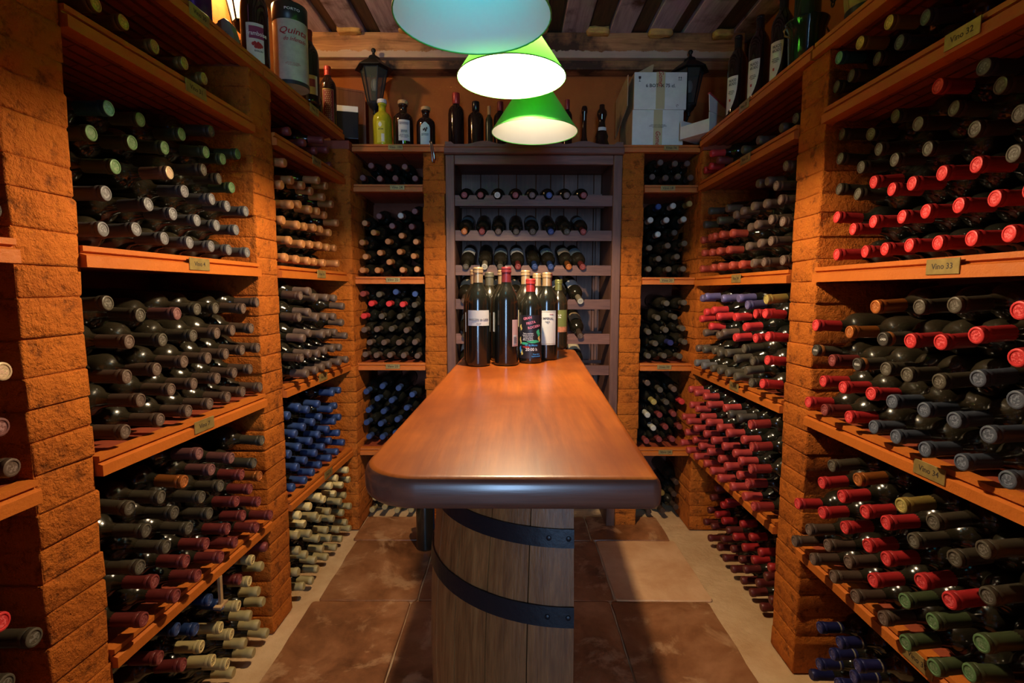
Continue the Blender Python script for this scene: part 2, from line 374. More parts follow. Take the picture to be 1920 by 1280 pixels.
CAPS = {
 'L05':'y184,1 y234,35 y294,86 y352,118 y386,146',
 'L04':'T198,203 g270,228 g341,252 k402,250 g169,249 g245,269 g312,282 g386,292 g416,301 g444,289 g220,315 t319,321 k382,318 k422,336 g434,352 s204,362 s280,366 s346,360 s394,374 s426,387 s458,397 s255,412 s327,402 s370,414 s408,423 s444,432 s198,428 s314,446 s353,455 s394,463 s430,470 s463,475',
 'L03':'k203,561 k261,594 p333,588 k369,584 k408,582 n455,582 n491,567 n241,642 k300,640 k358,632 n403,627 n440,622 n471,620 n291,693 n344,680 n387,673 n425,666 n458,660 n486,655 n243,706 n324,732 n370,721 n408,711 n446,702 n476,694 n268,750 n390,758 n430,746 n461,736 n490,728 n350,771 n303,788 n238,810',
 'L02':'k491,829 p372,849 p434,862 k476,871 p397,882 m455,892 o486,897 o341,906 k416,910 m472,918 k309,934 k374,935 m440,940 m488,943 k247,958 k331,962 k398,963 m459,965 m503,966 k279,995 k359,993 m426,992 m479,991 k311,1026 m389,1019 m446,1016 k258,1062 m345,1054 m412,1043 m296,1090 m369,1078 m328,1118 m273,1160',
 'L01':'m508,1037 c477,1059 c495,1060 c472,1087 c483,1106 m457,1111 c497,1126 B397,1128 c455,1137 c471,1155 B421,1153 c422,1170 c486,1174 B352,1172 c441,1189 c500,1191 B372,1190 c386,1210 c458,1206 c472,1225 c407,1228 m314,1222 m344,1238 c426,1243 c346,1252 c444,1260 c370,1269 c392,1279',
 'Z04':'i8,387',
 'Z03':'t8,671 p5,802 n22,875',
 'Z02':'r15,1143 k52,1158 k15,1250 k60,1276',
 'R05':'y1660,42 b1723,42 y1614,79 b1686,80 T1575,110 k1624,116 k1583,148 k1542,174',
 'R04':'b1850,123 r1761,160 k1858,174 k1765,207 k1892,228 k1722,236 k1652,245 k1810,254 k1560,259 k1579,278 k1630,269 k1619,296 k1734,284 k1899,290 k1554,322 k1675,304 k1612,329 k1554,348 r1520,403 r1570,387 r1619,366 r1683,353 r1735,336 r1808,314 r1548,439 r1597,424 r1639,415 r1701,404 r1764,391 r1841,377 r1919,362 r1522,484 r1573,478 r1607,474 r1655,466 r1723,461 r1789,452 r1871,442',
 'R03':'r1530,608 o1647,592 k1726,586 k1794,603 r1908,610 o1592,624 i1528,645 i1671,643 r1710,646 r1762,661 r1831,672 r1917,684 m1561,676 i1608,687 k1669,695 k1731,711 k1782,726 r1539,714 r1583,727 r1637,738 r1515,753 m1550,768 r1586,781 b1688,757 b1742,775 b1843,745 b1798,796 b1638,800 b1683,819 b1739,845 b1806,870 b1893,904 b1873,821 b1919,757',
 'R02':'k1560,886 o1608,906 r1537,916 r1492,944 r1580,937 r1548,967 r1621,967 y1698,965 n1515,994 r1578,995 r1655,999 k1754,1003 n1484,1016 n1551,1024 r1623,1031 k1717,1035 k1836,1046 n1524,1048 n1594,1057 r1658,1067 n1559,1081 k1800,1079 r1648,1096 r1729,1107 n1607,1121 g1698,1138 n1651,1166 k1864,1136 r1810,1165 g1740,1193 g1703,1221 g1868,1233 g1804,1258 g1760,1277',
 'R01':'N1532,1177 N1575,1207 N1560,1226 N1537,1245 N1608,1249 N1521,1264 N1595,1267 N1570,1279',
 'L14':'e530,320 e589,345 e610,359 e526,350 e544,358 e565,368 e584,373 e601,378 e620,390 e535,387 e555,395 e579,403 e595,406 e610,410 e631,420 e530,415 e552,424 e570,430 e589,436 e603,438 e620,440 e536,452 e559,459 e580,462 e598,467 e614,469 e632,468 e529,484 e549,488 e573,491 e595,494 e608,496 e632,495',
 'L15':'m540,240 m569,265 m608,269 m591,281 m612,280 m620,312',
 'L13':'n571,549 n577,581 n616,580 n623,578 n647,581 n546,590 n548,614 n570,613 n590,610 n607,606 n624,606 n642,607 n560,644 n583,641 n600,637 n616,632 n632,630 n649,631 n573,672 n594,667 n609,662 n623,657 n639,655 n550,677 n562,705 n582,698 n601,692 n618,686 n633,680 n649,675',
 'L12':'B640,731 B626,738 B634,760 B596,761 B620,768 B559,774 B579,772 B641,781 B605,785 B628,788 B540,793 B589,795 B570,807 B614,807 B636,810 B552,820 B598,817 B581,829 B623,826 B644,830 B562,843 B609,838 B592,850 B636,847 B543,857 B618,858 B574,865 B602,871 B555,879 B585,886 B571,902 B545,918',
 'L11':'c645,887 c631,899 c652,904 c616,915 c639,917 c599,932 c625,930 c646,933 c580,952 c608,949 c632,948 c654,950 c561,970 c592,967 c618,963 c642,964 c572,988 c602,983 c627,980 c648,980 c551,1009 c585,1003 c612,997 c635,997 c658,994 c595,1018 c621,1013 c644,1011 c563,1029 c606,1032 c632,1029 c576,1041 c616,1048 c588,1055 c556,1069 c597,1068 c568,1080 c583,1093',
 'C15':'p695,310 p728,313 p758,312 p680,333 p712,335 p740,333 p778,334',
 'C14':'w750,410 p776,407 p711,422 e685,435 p737,434 p766,434 e671,459 e699,460 e725,460 e751,458 e779,457 e685,483 e712,484 e740,484 e766,482 e672,507 e699,507 e727,508 e755,506 e782,505',
 'C13':'B741,548 m673,572 k702,571 r727,572 r753,572 B782,568 r670,594 r689,594 k716,595 k739,597 k770,594 n676,619 n702,618 k728,620 n755,621 k782,619 n688,642 n711,643 n741,644 n770,643 n676,664 n700,666 n726,666 n754,667 n781,668',
 'C12':'B715,727 B746,730 B772,731 B677,747 B702,748 B727,751 B759,754 B688,771 B713,772 B740,774 B678,791 B702,792 B724,798 B689,814 B714,812',
 'C11':'c678,933 c702,935 c691,956 c716,956 c740,956 c766,956',
 'R15':'r1316,321 r1333,299 r1332,310 m1348,292 k1394,283 n1420,264 k1472,240 k1492,227',
 'R14':'n1474,324 n1458,349 n1439,360 n1418,366 n1463,374 n1430,384 n1413,390 n1360,391 k1329,397 n1389,399 n1380,404 k1322,423 k1347,416 n1470,412 n1455,418 n1423,425 n1403,428 u1373,436 u1352,440 u1336,444 u1328,446 u1314,451 n1450,453 n1425,458 n1401,462 u1364,469 u1346,471 u1332,474 u1317,475 n1469,489 n1432,493 n1409,495 u1391,497 u1367,498 u1349,500 u1333,502 u1314,504',
 'R13':'V1314,559 V1324,558 r1326,584 r1341,585 V1348,582 V1386,583 y1437,582 r1457,587 r1480,588 r1315,608 r1328,610 r1345,607 r1377,608 V1397,611 r1410,617 r1440,625 n1319,634 n1345,633 n1354,635 r1389,639 r1409,648 r1423,652 r1449,662 n1310,659 k1324,658 k1340,661 k1355,666 k1369,671 k1382,677 k1404,683 k1427,689 s1307,682 s1319,688 k1340,693 k1359,699 k1375,706 k1397,712 k1423,719 k1436,728',
 'R12':'d1294,731 d1304,737 d1318,744 d1293,759 d1303,766 d1328,760 d1360,769 i1367,778 i1383,789 d1280,781 d1291,788 d1314,783 d1328,792 d1409,800 d1303,804 d1346,803 d1284,809 d1318,814 d1365,813 d1277,829 d1298,825 d1335,826 d1390,826 d1316,836 d1353,838 d1408,841 d1291,845 d1327,847 d1373,851 d1304,856 d1348,861 d1388,865 d1319,869 d1362,875 d1410,881 d1335,882 d1381,891 d1349,896 d1403,907 d1367,912 d1392,930 d1414,950',
 'R11':'m1342,927 m1335,945 r1360,942 m1327,961 r1352,960 m1324,977 r1343,978 r1356,978 m1333,994 m1362,995 r1383,997 m1332,1008 m1351,1011 r1373,1014 r1403,1018 m1345,1025 m1369,1029 r1390,1035 r1422,1040 m1361,1046 m1384,1051 r1409,1057 m1376,1067 m1396,1074 r1442,1069 m1388,1090 m1429,1083 m1417,1099 m1406,1115 m1437,1126 m1425,1143',
 'C25':'n1240,305 n1267,308 n1289,305 n1225,332 n1253,332 n1283,330 n1300,330',
 'C24':'B1236,386 w1265,384 y1297,381 w1221,410 w1251,411 w1283,409 w1235,438 k1266,435 k1218,464 k1252,460 k1284,455 k1236,484 k1270,480 k1216,503 k1254,503 k1282,502',
 'C23':'k1250,570 k1284,567 k1236,599 k1267,598 k1217,625 k1249,623 k1281,622 k1232,645 N1262,644 k1286,643 k1217,667 k1248,667 k1276,668',
 'C22':'n1217,721 k1239,738 n1265,735 k1252,757 r1282,759 y1229,762 w1217,785 m1238,780 m1263,778 w1229,806 m1250,802 m1274,801 m1214,827 m1262,824 m1236,823',
 'C21':'y1253,926 n1266,928 n1272,920 n1276,950 k1198,956 n1226,960 n1254,956',
}
def structure(o, label=None):
    o['kind'] = 'structure'
    if label: o['label'] = label
    return o
# ------------------------------------------------------------------ floor: big clay tiles in a sandy mortar bed
CEIL = 2.60
mt, t, b = nt('clay_tile'); v = coords(t, 'World')
n1 = noise(t, v, 3.0, 6, .65, .3); n2 = noise(t, v, 12, 6, .7); n3 = noise(t, v, 120, 3)
oi = t.nodes.new('ShaderNodeObjectInfo')
base = ramp(t, n1, [(.34, (.12, .043, .015)), (.5, (.27, .105, .037)), (.66, (.42, .19, .078))])
n4 = noise(t, v, 5.5, 7, .68, .5)
worn = ramp(t, n4, [(.53, (0, 0, 0)), (.62, (1, 1, 1))])
col = mix(t, math_(t, 'MULTIPLY', worn, .55), base, (.56, .33, .16))
light_tile = math_(t, 'GREATER_THAN', oi.outputs['Alpha'], .5)
hs = N(t, 'ShaderNodeHueSaturation'); t.links.new(col, hs.inputs['Color'])
t.links.new(math_(t, 'ADD', math_(t, 'MULTIPLY', oi.outputs['Random'], .4), .8), hs.inputs['Value'])
t.links.new(hs.outputs[0], b.inputs['Base Color'])
p_ = bump(t, None, n2, .35, .006); bump(t, b, n3, .25, .0015, p_)
t.links.new(ramp(t, n1, [(.3, (.32, .32, .32)), (.7, (.6, .6, .6))]), b.inputs['Roughness'])
M['tile'] = mt
mt, t, b = nt('pale_clay_tile'); v = coords(t, 'World')
n1 = noise(t, v, 4.0, 6, .65, .3); n3 = noise(t, v, 120, 3)
t.links.new(ramp(t, n1, [(.3, (.50, .24, .095)), (.62, (.68, .40, .20))]), b.inputs['Base Color'])
bump(t, b, n3, .3, .002); b.inputs['Roughness'].default_value = .6
M['tile_pale'] = mt
M['screed'] = plaster('sandy_mortar', (.50, .30, .14), (.68, .46, .25), .55, 1, .85, .2)

fl = MB().box(wd, -1.4, 1.4, -3.0, 3.05, -.08, -.006).build('floor'); fl.data.materials.append(M['screed']); structure(fl, 'floor of large worn clay tiles bedded in sandy mortar')
xs = [-.795, -.395, .01, .40, .795]; ys = [2.70, 2.43, 1.93, 1.44, .95, .46, -.03, -.52, -1.01, -1.5, -2.0, -2.5, -2.88]
for j in range(len(ys)-1):
    for i in range(len(xs)-1):
        g = .0028; x0, x1, y1, y0 = xs[i]+g, xs[i+1]-g, ys[j]-g, ys[j+1]+g
        if j == 0 and i in (2,): pass
        sh = .018*math.sin(j*1.7)
        x0 += sh; x1 += sh
        if i == 3: y0 -= .0; x1 -= .0
        m = MB(); r4 = [rnd.uniform(-.004, .004) for _ in range(8)]
        outline = []
        for (cx, cy, sx_, sy_, a0) in ((x1, y1, -1, -1, 0), (x0, y1, 1, -1, 90), (x0, y0, 1, 1, 180), (x1, y0, -1, 1, 270)):
            rr = .014
            for k in range(3):
                a = math.radians(a0+k*45); outline.append((cx+sx_*rr+rr*math.cos(a), cy+sy_*rr+rr*math.sin(a)))
        o2 = []
        for q in range(len(outline)):
            a_, b2 = outline[q], outline[(q+1) % len(outline)]; L_ = math.hypot(a_[0]-b2[0], a_[1]-b2[1]); kk = max(1, int(L_/.06))
            for f_ in range(kk): o2.append((a_[0]+(b2[0]-a_[0])*f_/kk+(rnd.uniform(-.0022, .0022) if kk > 1 else 0), a_[1]+(b2[1]-a_[1])*f_/kk+(rnd.uniform(-.0022, .0022) if kk > 1 else 0)))
        outline = o2
        n = len(outline); top = .002+rnd.uniform(-.0015, .0015)
        vs = [(x, y, -.02) for x, y in outline]+[(x, y, top-.004) for x, y in outline]+[(x*.985+(x0+x1)/2*.015, y*.985+(y0+y1)/2*.015, top) for x, y in outline]
        fs = [(a, (a+1) % n, (a+1) % n+n, a+n) for a in range(n)]+[(a+n, (a+1) % n+n, (a+1) % n+2*n, a+2*n) for a in range(n)]+[tuple(range(2*n, 3*n))]
        pale = (i == 3 and j == 1)
        m.add(vs, fs, M['tile_pale'] if pale else M['tile']); o = m.build('tile', fl, True)
        if pale: o['label'] = 'pale worn clay tile'

# ------------------------------------------------------------------ walls
def wallobj(name, m, label): o = m.build(name); return structure(o, label)
W2 = .02
wallobj('wall_left', MB().prism(lambda u, a, z: wl(u, a, z), [(DEEP, 0), (DEEP, CEIL+.1), (DEEP+.12, CEIL+.1), (DEEP+.12, 0)], -3.0, 3.1, M['wall']), 'terracotta plastered wall behind the left racks')
wallobj('wall_right', MB().prism(lambda u, a, z: wr(u, a, z), [(DEEP, 0), (DEEP, CEIL+.1), (DEEP+.12, CEIL+.1), (DEEP+.12, 0)], -3.0, 3.1, M['wall']), 'terracotta plastered wall behind the right racks')
wallobj('wall_back', MB().box(wd, -1.4, 1.4, 2.6+DEEP, 3.1, 0, CEIL+.1, M['wall']), 'terracotta plastered wall at the far end')
mw = MB().box(wd, -1.5, -.46, -.62, -.50, 0, CEIL+.1, M['wall']).box(wd, .34, 1.5, -.62, -.50, 0, CEIL+.1, M['wall']).box(wd, -.46, .34, -.62, -.50, 2.12, CEIL+.1, M['wall'])
wallobj('wall_front', mw, 'wall with the doorway behind the camera')
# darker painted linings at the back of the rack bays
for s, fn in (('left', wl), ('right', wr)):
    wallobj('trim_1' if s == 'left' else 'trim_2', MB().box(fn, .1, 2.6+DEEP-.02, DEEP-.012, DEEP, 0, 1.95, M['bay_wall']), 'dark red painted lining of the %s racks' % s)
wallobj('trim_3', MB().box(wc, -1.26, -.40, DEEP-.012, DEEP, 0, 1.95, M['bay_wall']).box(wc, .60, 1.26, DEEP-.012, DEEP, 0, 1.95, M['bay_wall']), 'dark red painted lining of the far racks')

# ------------------------------------------------------------------ ceiling of boards, beam, ledge, foam
ce = MB().box(wd, -1.5, 1.5, -3.0, 3.1, CEIL+.03, CEIL+.12, M['plank_dark']).build('ceiling'); structure(ce, 'ceiling of rough weathered boards')
x = -1.36; k = 0
while x < 1.36:
    grey = k % 2 == 0
    wdt = rnd.uniform(.12, .17) if grey else rnd.uniform(.05, .11)
    zz = rnd.uniform(0, .006) if grey else rnd.uniform(.014, .022)
    j_ = [rnd.uniform(-.003, .003) for _ in range(2)]
    m = MB().box(wd, x+.003+j_[0], x+wdt-.003+j_[1], -1.55, 2.97, CEIL+zz, CEIL+.035, M['plank_grey'] if grey else M['plank_dark'])
    m.build('plank', ce, bevel=.003, segs=1); x += wdt; k += 1
be = MB().box(wd, -1.27, 1.235, 2.85, 2.98, 2.475, CEIL+.004, M['beam']).build('trim_4', bevel=.006); structure(be, 'rough stained wooden beam under the ceiling boards')
lg = MB().box(wd, -1.25, 1.235, 2.885, 2.98, 2.43, 2.475, M['beam']).build('trim_5', bevel=.004); structure(lg, 'narrow wooden ledge below the rough beam')
def lump(px0, px1, py0, py1, Y, dep=.05):
    a = onY(px0, py1, Y); b_ = onY(px1, py0, Y); bm = bmesh.new(); bmesh.ops.create_cube(bm, size=1)
    bmesh.ops.subdivide_edges(bm, edges=bm.edges[:], cuts=3, use_grid_fill=True)
    for v_ in bm.verts:
        q = v_.co; k_ = 1-.22*(abs(q.y)+abs(q.z))*2*.5
        v_.co = Vector(((a[0]+b_[0])/2+q.x*(b_[0]-a[0])*k_, Y+q.y*dep, (a[2]+b_[2])/2+q.z*(b_[2]-a[2])))+Vector([rnd.uniform(-.004, .004) for _ in range(3)])
    me = bpy.data.meshes.new('foam_lump'); bm.to_mesh(me); bm.free(); me.shade_smooth()
    o = link('foam_lump', me, ce, M['foam']); o['label'] = 'lump of yellow foam'; return o
lump(631, 679, 45, 62, 2.83); lump(745, 790, 48, 60, 2.83); lump(1099, 1144, 53, 65, 2.83); lump(990, 1028, 50, 62, 2.83); lump(1215, 1262, 57, 68, 2.83); lump(1335, 1376, 59, 70, 2.82)

# ------------------------------------------------------------------ brick pillars
def pillar(fn, u0, u1, w0, w1, z1, label, jit=.004, face='w', grp='painted brick pillars between the racks'):
    base = fn((u0+u1)/2, (w0+w1)/2, 0)
    t_ = thing('brick_pillar', label, 'pillar', base, grp)
    f2 = lambda u, w_, z: tuple(a-b_ for a, b_ in zip(fn(u, w_, z), base))
    MB().box(f2, u0+.003, u1-.003, w0+.0035, w1-.003, 0, z1-.002, M['brick']).build('mortar_core', t_)
    n = round(z1/.0665); h = z1/n; lv = [0]+[i*h+rnd.uniform(-.009, .009) for i in range(1, n)]+[z1]
    for i in range(n):
        z0 = lv[i]+.0003; zt = lv[i+1]-.0003-rnd.uniform(0, .001)
        a, b_, c_ = rnd.uniform(-jit, jit), rnd.uniform(-jit, jit), rnd.uniform(-.0016, .0016)
        cut = 2; U0, U1, W0, W1 = u0+a, u1+b_, w0+c_, w1; tz = rnd.uniform(-.004, .004)
        vs = []; idx = {}; K = 3
        for iu in range(K+1):
            for iw in range(K+1):
                for iz in range(K+1):
                    if 0 < iu < K and 0 < iw < K and 0 < iz < K: continue
                    ne = (iu in (0, K))+(iw in (0, K))+(iz in (0, K)); pull = .0022 if ne == 3 else (.0012 if ne == 2 else 0)
                    fu = [0, .04, .96, 1][iu]; fw = [0, .015, .5, 1][iw]; fz = [0, .07, .93, 1][iz]
                    u = U0+(U1-U0)*fu; w_ = W0+(W1-W0)*fw; z = z0+(zt-z0)*fz+tz*(fu-.5)
                    u += pull*(1 if iu == 0 else -1 if iu == K else 0); w_ += pull*(1 if iw == 0 else 0); z += pull*(.5 if iz == 0 else -.5 if iz == K else 0)
                    j_ = .0011
                    idx[(iu, iw, iz)] = len(vs); vs.append(f2(u+rnd.uniform(-j_, j_)*1.6, w_+rnd.uniform(-j_, j_), z+rnd.uniform(-j_, j_)*.8))
        fs = []
        for p in range(K):
            for q in range(K):
                for e in (0, K):
                    fs += [(idx[(e, p, q)], idx[(e, p+1, q)], idx[(e, p+1, q+1)], idx[(e, p, q+1)]), (idx[(p, e, q)], idx[(p+1, e, q)], idx[(p+1, e, q+1)], idx[(p, e, q+1)]), (idx[(p, q, e)], idx[(p+1, q, e)], idx[(p+1, q+1, e)], idx[(p, q+1, e)])]
        MB().add(vs, fs, M['brick']).build('brick', t_, smooth='all')
    return t_
TL, TR, TC = .724+H, .699+H, .684+H
pillar(wl, .09, .24, 0, DEEP-.012, TL, 'orange brick pillar at the left edge, nearest the camera')
pillar(wl, .925, 1.06, 0, DEEP-.012, TL, 'orange brick pillar between the nearest left bay and the left edge')
pillar(wl, 1.735, 1.875, 0, DEEP-.012, TL, 'orange brick pillar halfway along the left wall')
pillar(wr, .69, .84, 0, DEEP-.012, TR, 'orange brick pillar at the right edge, nearest the camera')
pillar(wr, 1.545, 1.69, 0, DEEP-.012, TR, 'orange brick pillar halfway along the right wall')
pillar(wc, -1.19, -.79, -.06, DEEP-.012, TC, 'broad orange corner pillar between left racks and far left bay')
pillar(wc, .923, 1.26, -.05, DEEP-.012, TC, 'broad orange corner pillar between right racks and far right bay')
pillar(wc, -.445, -.335, 0, DEEP-.012, TC, 'orange brick pillar on the left of the dark wooden wine rack')
pillar(wc, .548, .657, 0, DEEP-.012, TC, 'orange brick pillar on the right of the dark wooden wine rack')

# ------------------------------------------------------------------ shelves
LEVEL = {'L': {5: .724, 4: .517, 3: .048, 2: -.397, 1: -.838}, 'R': {5: .699, 4: .489, 3: .030, 2: -.407, 1: -.833}, 'C': {5: .684, 4: .491, 3: .037, 2: -.403, 1: -.85}}
TEXTS = [('v%d' % i, s, .017, 1) for i, s in enumerate(['Vino 28', 'Vino 29', 'Vino 30', 'Vino 31', 'Vino 32', 'Vino 33', 'Vino 34', 'Vino 35', 'Vino 4', 'Vino 7', 'Vino 12', 'Vino 14', 'Vino 16', 'Vino 18', 'Vino 20', 'Vino 22', 'Vino 24', 'Vino 100'])]
TEXTS += [('izadi', 'IZADI', .0085, 1), ('box1', '6 BOT. X 75 cl.', .023, 1), ('gom', 'Gomez', .034, 1), ('fram', 'Framboise', .020, 1), ('lind', 'BARON', .008, 1),
 ('q1', 'Quinta', .042, 1), ('q2', 'do Infantado', .027, 1), ('porto', 'PORTO', .017, 1), ('pagos', 'RASCON de LEOS', .0085, 1), ('pag2', 'RIOJA 2001', .003, 1),
 ('gran', 'GRAN', .0115, 1), ('fies', 'FIESTA', .0115, 1), ('roci', 'ROCIERA', .0115, 1), ('poem', 'Todos a esta fiesta\nesperados de tantos\nno espero que os\nque dulces vuelva\nAlfonso y Gregorio', .0050, 1.05),
 ('marz', '20 de Marzo', .0090, 1), ('hour', '20:00 h', .0145, 1), ('plaz', 'Plaza de la\nAyuntamiento', .0065, 1), ('imp', 'IMPERIAL', .0105, 1), ('imp2', 'RESERVA\n1996', .0042, 1.1), ('cune', 'CUNE', .005, 1),
 ('pala', 'PALACIO\nARCADO', .0155, .9), ('lines', 'vino tinto de crianza\nelaborado y embotellado\nen la propiedad', .0055, 1.1), ('patx', 'PACHARAN\nMATTINGO', .0065, 1), ('lic', 'LICOR', .009, 1), ('bar', '|||I||I|||I|', .014, 1), ('mono', 'N7', .008, 1), ('green', 'de la\nViña', .009, 1), ('star', '* * * *\n * * *\n* * * *\n * * *\n* * * *', .011, .8)]
lettering(TEXTS)
TAGPX = {}
def shelf(side, lvl, u0, u1, label, plate=None, grp=None, x0=0, x1=0):
    fn = {'L': wl, 'R': wr, 'C': wc}[side]; z = LEVEL[side][lvl]+H; base = fn((u0+u1)/2, 0, z)
    t_ = thing('shelf', label, 'shelf', base, grp)
    f2 = lambda u, w_, q: tuple(a-b_ for a, b_ in zip(fn(u, w_, q+z), base))
    top = .036 if side == 'C' else .044
    k = top/.044
    prof = [(.022, 0), (-.014, 0), (-.014, .024*k), (-.001, .028*k), (-.001, .0315*k), (-.008, .033*k), (-.008, top), (.022, top)]
    r_ = MB().prism(f2, prof, u0-x0, u1+x1, M['rail']).build('rail', t_)
    r_['label'] = 'grooved orange front rail'
    n = max(3, round((u1-u0)/.1)); du = (u1-u0)/n; step = .006 if lvl in (1, 2) else .002
    for i in range(n):
        zt = top-.003-(step if i % 2 else 0)
        pr = [(.022, zt), (DEEP-.013, zt)]
        rb = 18; w0, w1 = DEEP-.013, .022
        for q in range(rb+1):
            a = w0+(w1-w0)*q/rb
            pr.append((a, .010 if q % 2 == 0 else .005))
        MB().prism(f2, pr, u0+i*du+.0012, u0+(i+1)*du-.0012, M['slat']).build('slat', t_)
    if plate:
        key, uu, txt_flip = plate
        pw, ph = (.036, .0115) if side == 'C' else (.042, .0165)
        zc = top*.55
        pl = MB().box(f2, uu-pw, uu+pw, -.0165, -.0142, zc-ph, zc+ph, M['brass']).build('name_plate', t_, bevel=.0006, segs=1)
        pl['label'] = 'small brass name plate'
        sg = -1 if side == 'L' else 1
        sg = {'L': 1, 'R': -1, 'C': 1}[side]
        text_on(key, lambda x, y, q: f2(uu+sg*x, -.0166-q, zc+y), M['ink'], pl)
    return t_
names = {1: 'lowest', 2: 'second', 3: 'third', 4: 'fourth', 5: 'top'}
def uat(side, px, py): 
    q = on_side(px, py, side, .015); return q[1]
SH = [('L', .24, .925, 'left edge bay', {}),
 ('L', 1.06, 1.735, 'nearest left bay', {5: ('v2', 374, 26), 4: ('v3', 368, 172), 3: ('v8', 374, 493), 2: ('v9', 383, 794)}),
 ('L', 1.875, 2.54, 'farther left bay', {5: ('v10', 590, 222), 4: ('v11', 594, 300), 3: ('v11', 603, 518), 2: ('v12', 606, 712), 1: ('v13', 616, 889)}),
 ('R', .84, 1.545, 'nearest right bay', {4: ('v4', 1803, 80), 3: ('v5', 1767, 506), 2: ('v6', 1742, 884), 1: ('v7', 1722, 1222)}),
 ('R', 1.69, 2.55, 'farther right bay', {5: ('v14', 1395, 206), 4: ('v15', 1397, 305), 3: ('v16', 1380, 524), 2: ('v17', 1376, 727)}),
 ('C', -.79, -.445, 'far left bay', {5: ('v17', -.575, 0), 4: ('v16', -.57, 0), 3: ('v15', -.60, 0), 2: ('v14', -.61, 0)}),
 ('C', .657, .923, 'far right bay', {5: ('v12', .78, 0), 4: ('v13', .77, 0), 3: ('v14', .78, 0), 2: ('v15', .78, 0), 1: ('v16', .80, 0)})]
for s, u0, u1, nm, pl in SH:
    for lv in (1, 2, 3, 4, 5):
        p_ = pl.get(lv)
        if p_ and s != 'C': p_ = (p_[0], min(max(uat(s, p_[1], p_[2]), u0+.06), u1-.06), 1)
        ex = (.07, .07) if lv == 5 else (0, 0)
        if s == 'C': ex = (0, .11) if u0 < 0 else (.11, 0)
        if s == 'C' and lv != 5: ex = (0, 0)
        if s != 'C' and lv == 5: ex = (.0675, .0 if u1 > 2.4 else .0665)
        shelf(s, lv, u0, u1, 'orange %s shelf of the %s, red slabs behind grooved rail' % (names[lv], nm), p_, 'shelves of the '+nm, *ex)
# top slabs running over the pillars
for s, a, b_ in (('L', .925, 1.06), ('L', 1.735, 1.875), ('R', .69, .84), ('R', 1.545, 1.69)):
    fn = wl if s == 'L' else wr; z = LEVEL[s][5]+H
    o = MB().box(fn, a+.001, b_-.001, .023, DEEP-.013, z+.002, z+.041, M['slat']).build('pillar_cap'); tag(o, 'flat slab capping the %s pillar %s' % ('left' if s == 'L' else 'right', 'halfway along the wall' if a > 1.2 else 'nearest the camera'), 'slab')
for a, b_, nm in ((-1.19, -.792, 'left corner'), (.925, 1.26, 'right corner')):
    z = TC
    MBo = MB().box(wc, a, b_, -.05, DEEP-.013, z+.001, z+.041, M['slat']).build('pillar_cap'); tag(MBo, 'flat slab capping the broad %s pillar' % nm, 'slab')
for a, b_, nm in ((-.445, -.335, 'left'), (.548, .657, 'right')):
    MBo = MB().box(wc, a+.001, b_-.001, .023, DEEP-.013, TC+.001, TC+.034, M['slat']).build('pillar_cap'); tag(MBo, 'flat slab capping the pillar on the %s of the dark wooden rack' % nm, 'slab')
# ------------------------------------------------------------------ lying bottles
BPROF = [(0, .006), (.020, .003), (.0335, 0), (.0375, .003), (.0382, .010), (.0382, .180), (.0374, .192), (.0345, .2025), (.0300, .2095), (.0255, .2132), (.0212, .2170), (.0175, .2230), (.0152, .236), (.0144, .248), (.0140, .302)]
def glass_mesh(mat, name, seg=18, prof=BPROF):
    m = MB().lathe(prof, seg, m=mat, cap=False); me = m.mesh(name, smooth='all'); return me
GM = {k: glass_mesh(M[k], k) for k in ('glass_dusty', 'glass_mid', 'glass_clean')}
CPROF = [(.0143, .238), (.0151, .2385), (.0149, .285), (.0150, .2868), (.0166, .288), (.0166, .2945), (.0158, .2955), (.0166, .2965), (.0165, .3015), (.0155, .3048), (.0138, .3058), (.0118, .3056), (.0112, .3044)]
CM = {}
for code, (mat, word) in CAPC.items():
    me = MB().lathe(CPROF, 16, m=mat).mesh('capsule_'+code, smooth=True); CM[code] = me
LB = .3055
PROT = {'L05': -.005, 'L04': -.005, 'L03': .014, 'L02': .042, 'L01': .004, 'L15': -.02, 'L14': .02, 'L13': .06, 'L12': .010, 'L11': .016,
        'R05': 0., 'R04': -.03, 'R03': .042, 'R02': .060, 'R01': -.02, 'R15': 0., 'R14': .02, 'R13': .058, 'R12': .073, 'R11': -.04,
        'Z04': .0, 'Z03': .014, 'Z02': .03}
BAYU = {'L0': (1.06, 1.735), 'L1': (1.875, 2.54), 'R0': (.84, 1.545), 'R1': (1.69, 2.55), 'C1': (-.79, -.445), 'C2': (.657, .923), 'Z0': (.24, .925)}
BAYN = {'L0': 'nearest left bay', 'L1': 'farther left bay', 'R0': 'nearest right bay', 'R1': 'farther right bay', 'C1': 'far left bay', 'C2': 'far right bay', 'Z0': 'left edge bay'}
ordn = ['zeroth', 'first', 'second', 'third', 'fourth', 'fifth', 'sixth', 'seventh', 'eighth', 'ninth', 'tenth', 'eleventh', 'twelfth', 'thirteenth']
def bottle_matrix(tip, base_dir, roll, sc_):
    q = (-base_dir).to_track_quat('Z', 'Y').to_matrix().to_4x4()
    return Matrix.Translation(tip+base_dir*LB*sc_) @ q @ Matrix.Rotation(roll, 4, 'Z') @ Matrix.Scale(sc_, 4)
lying = []
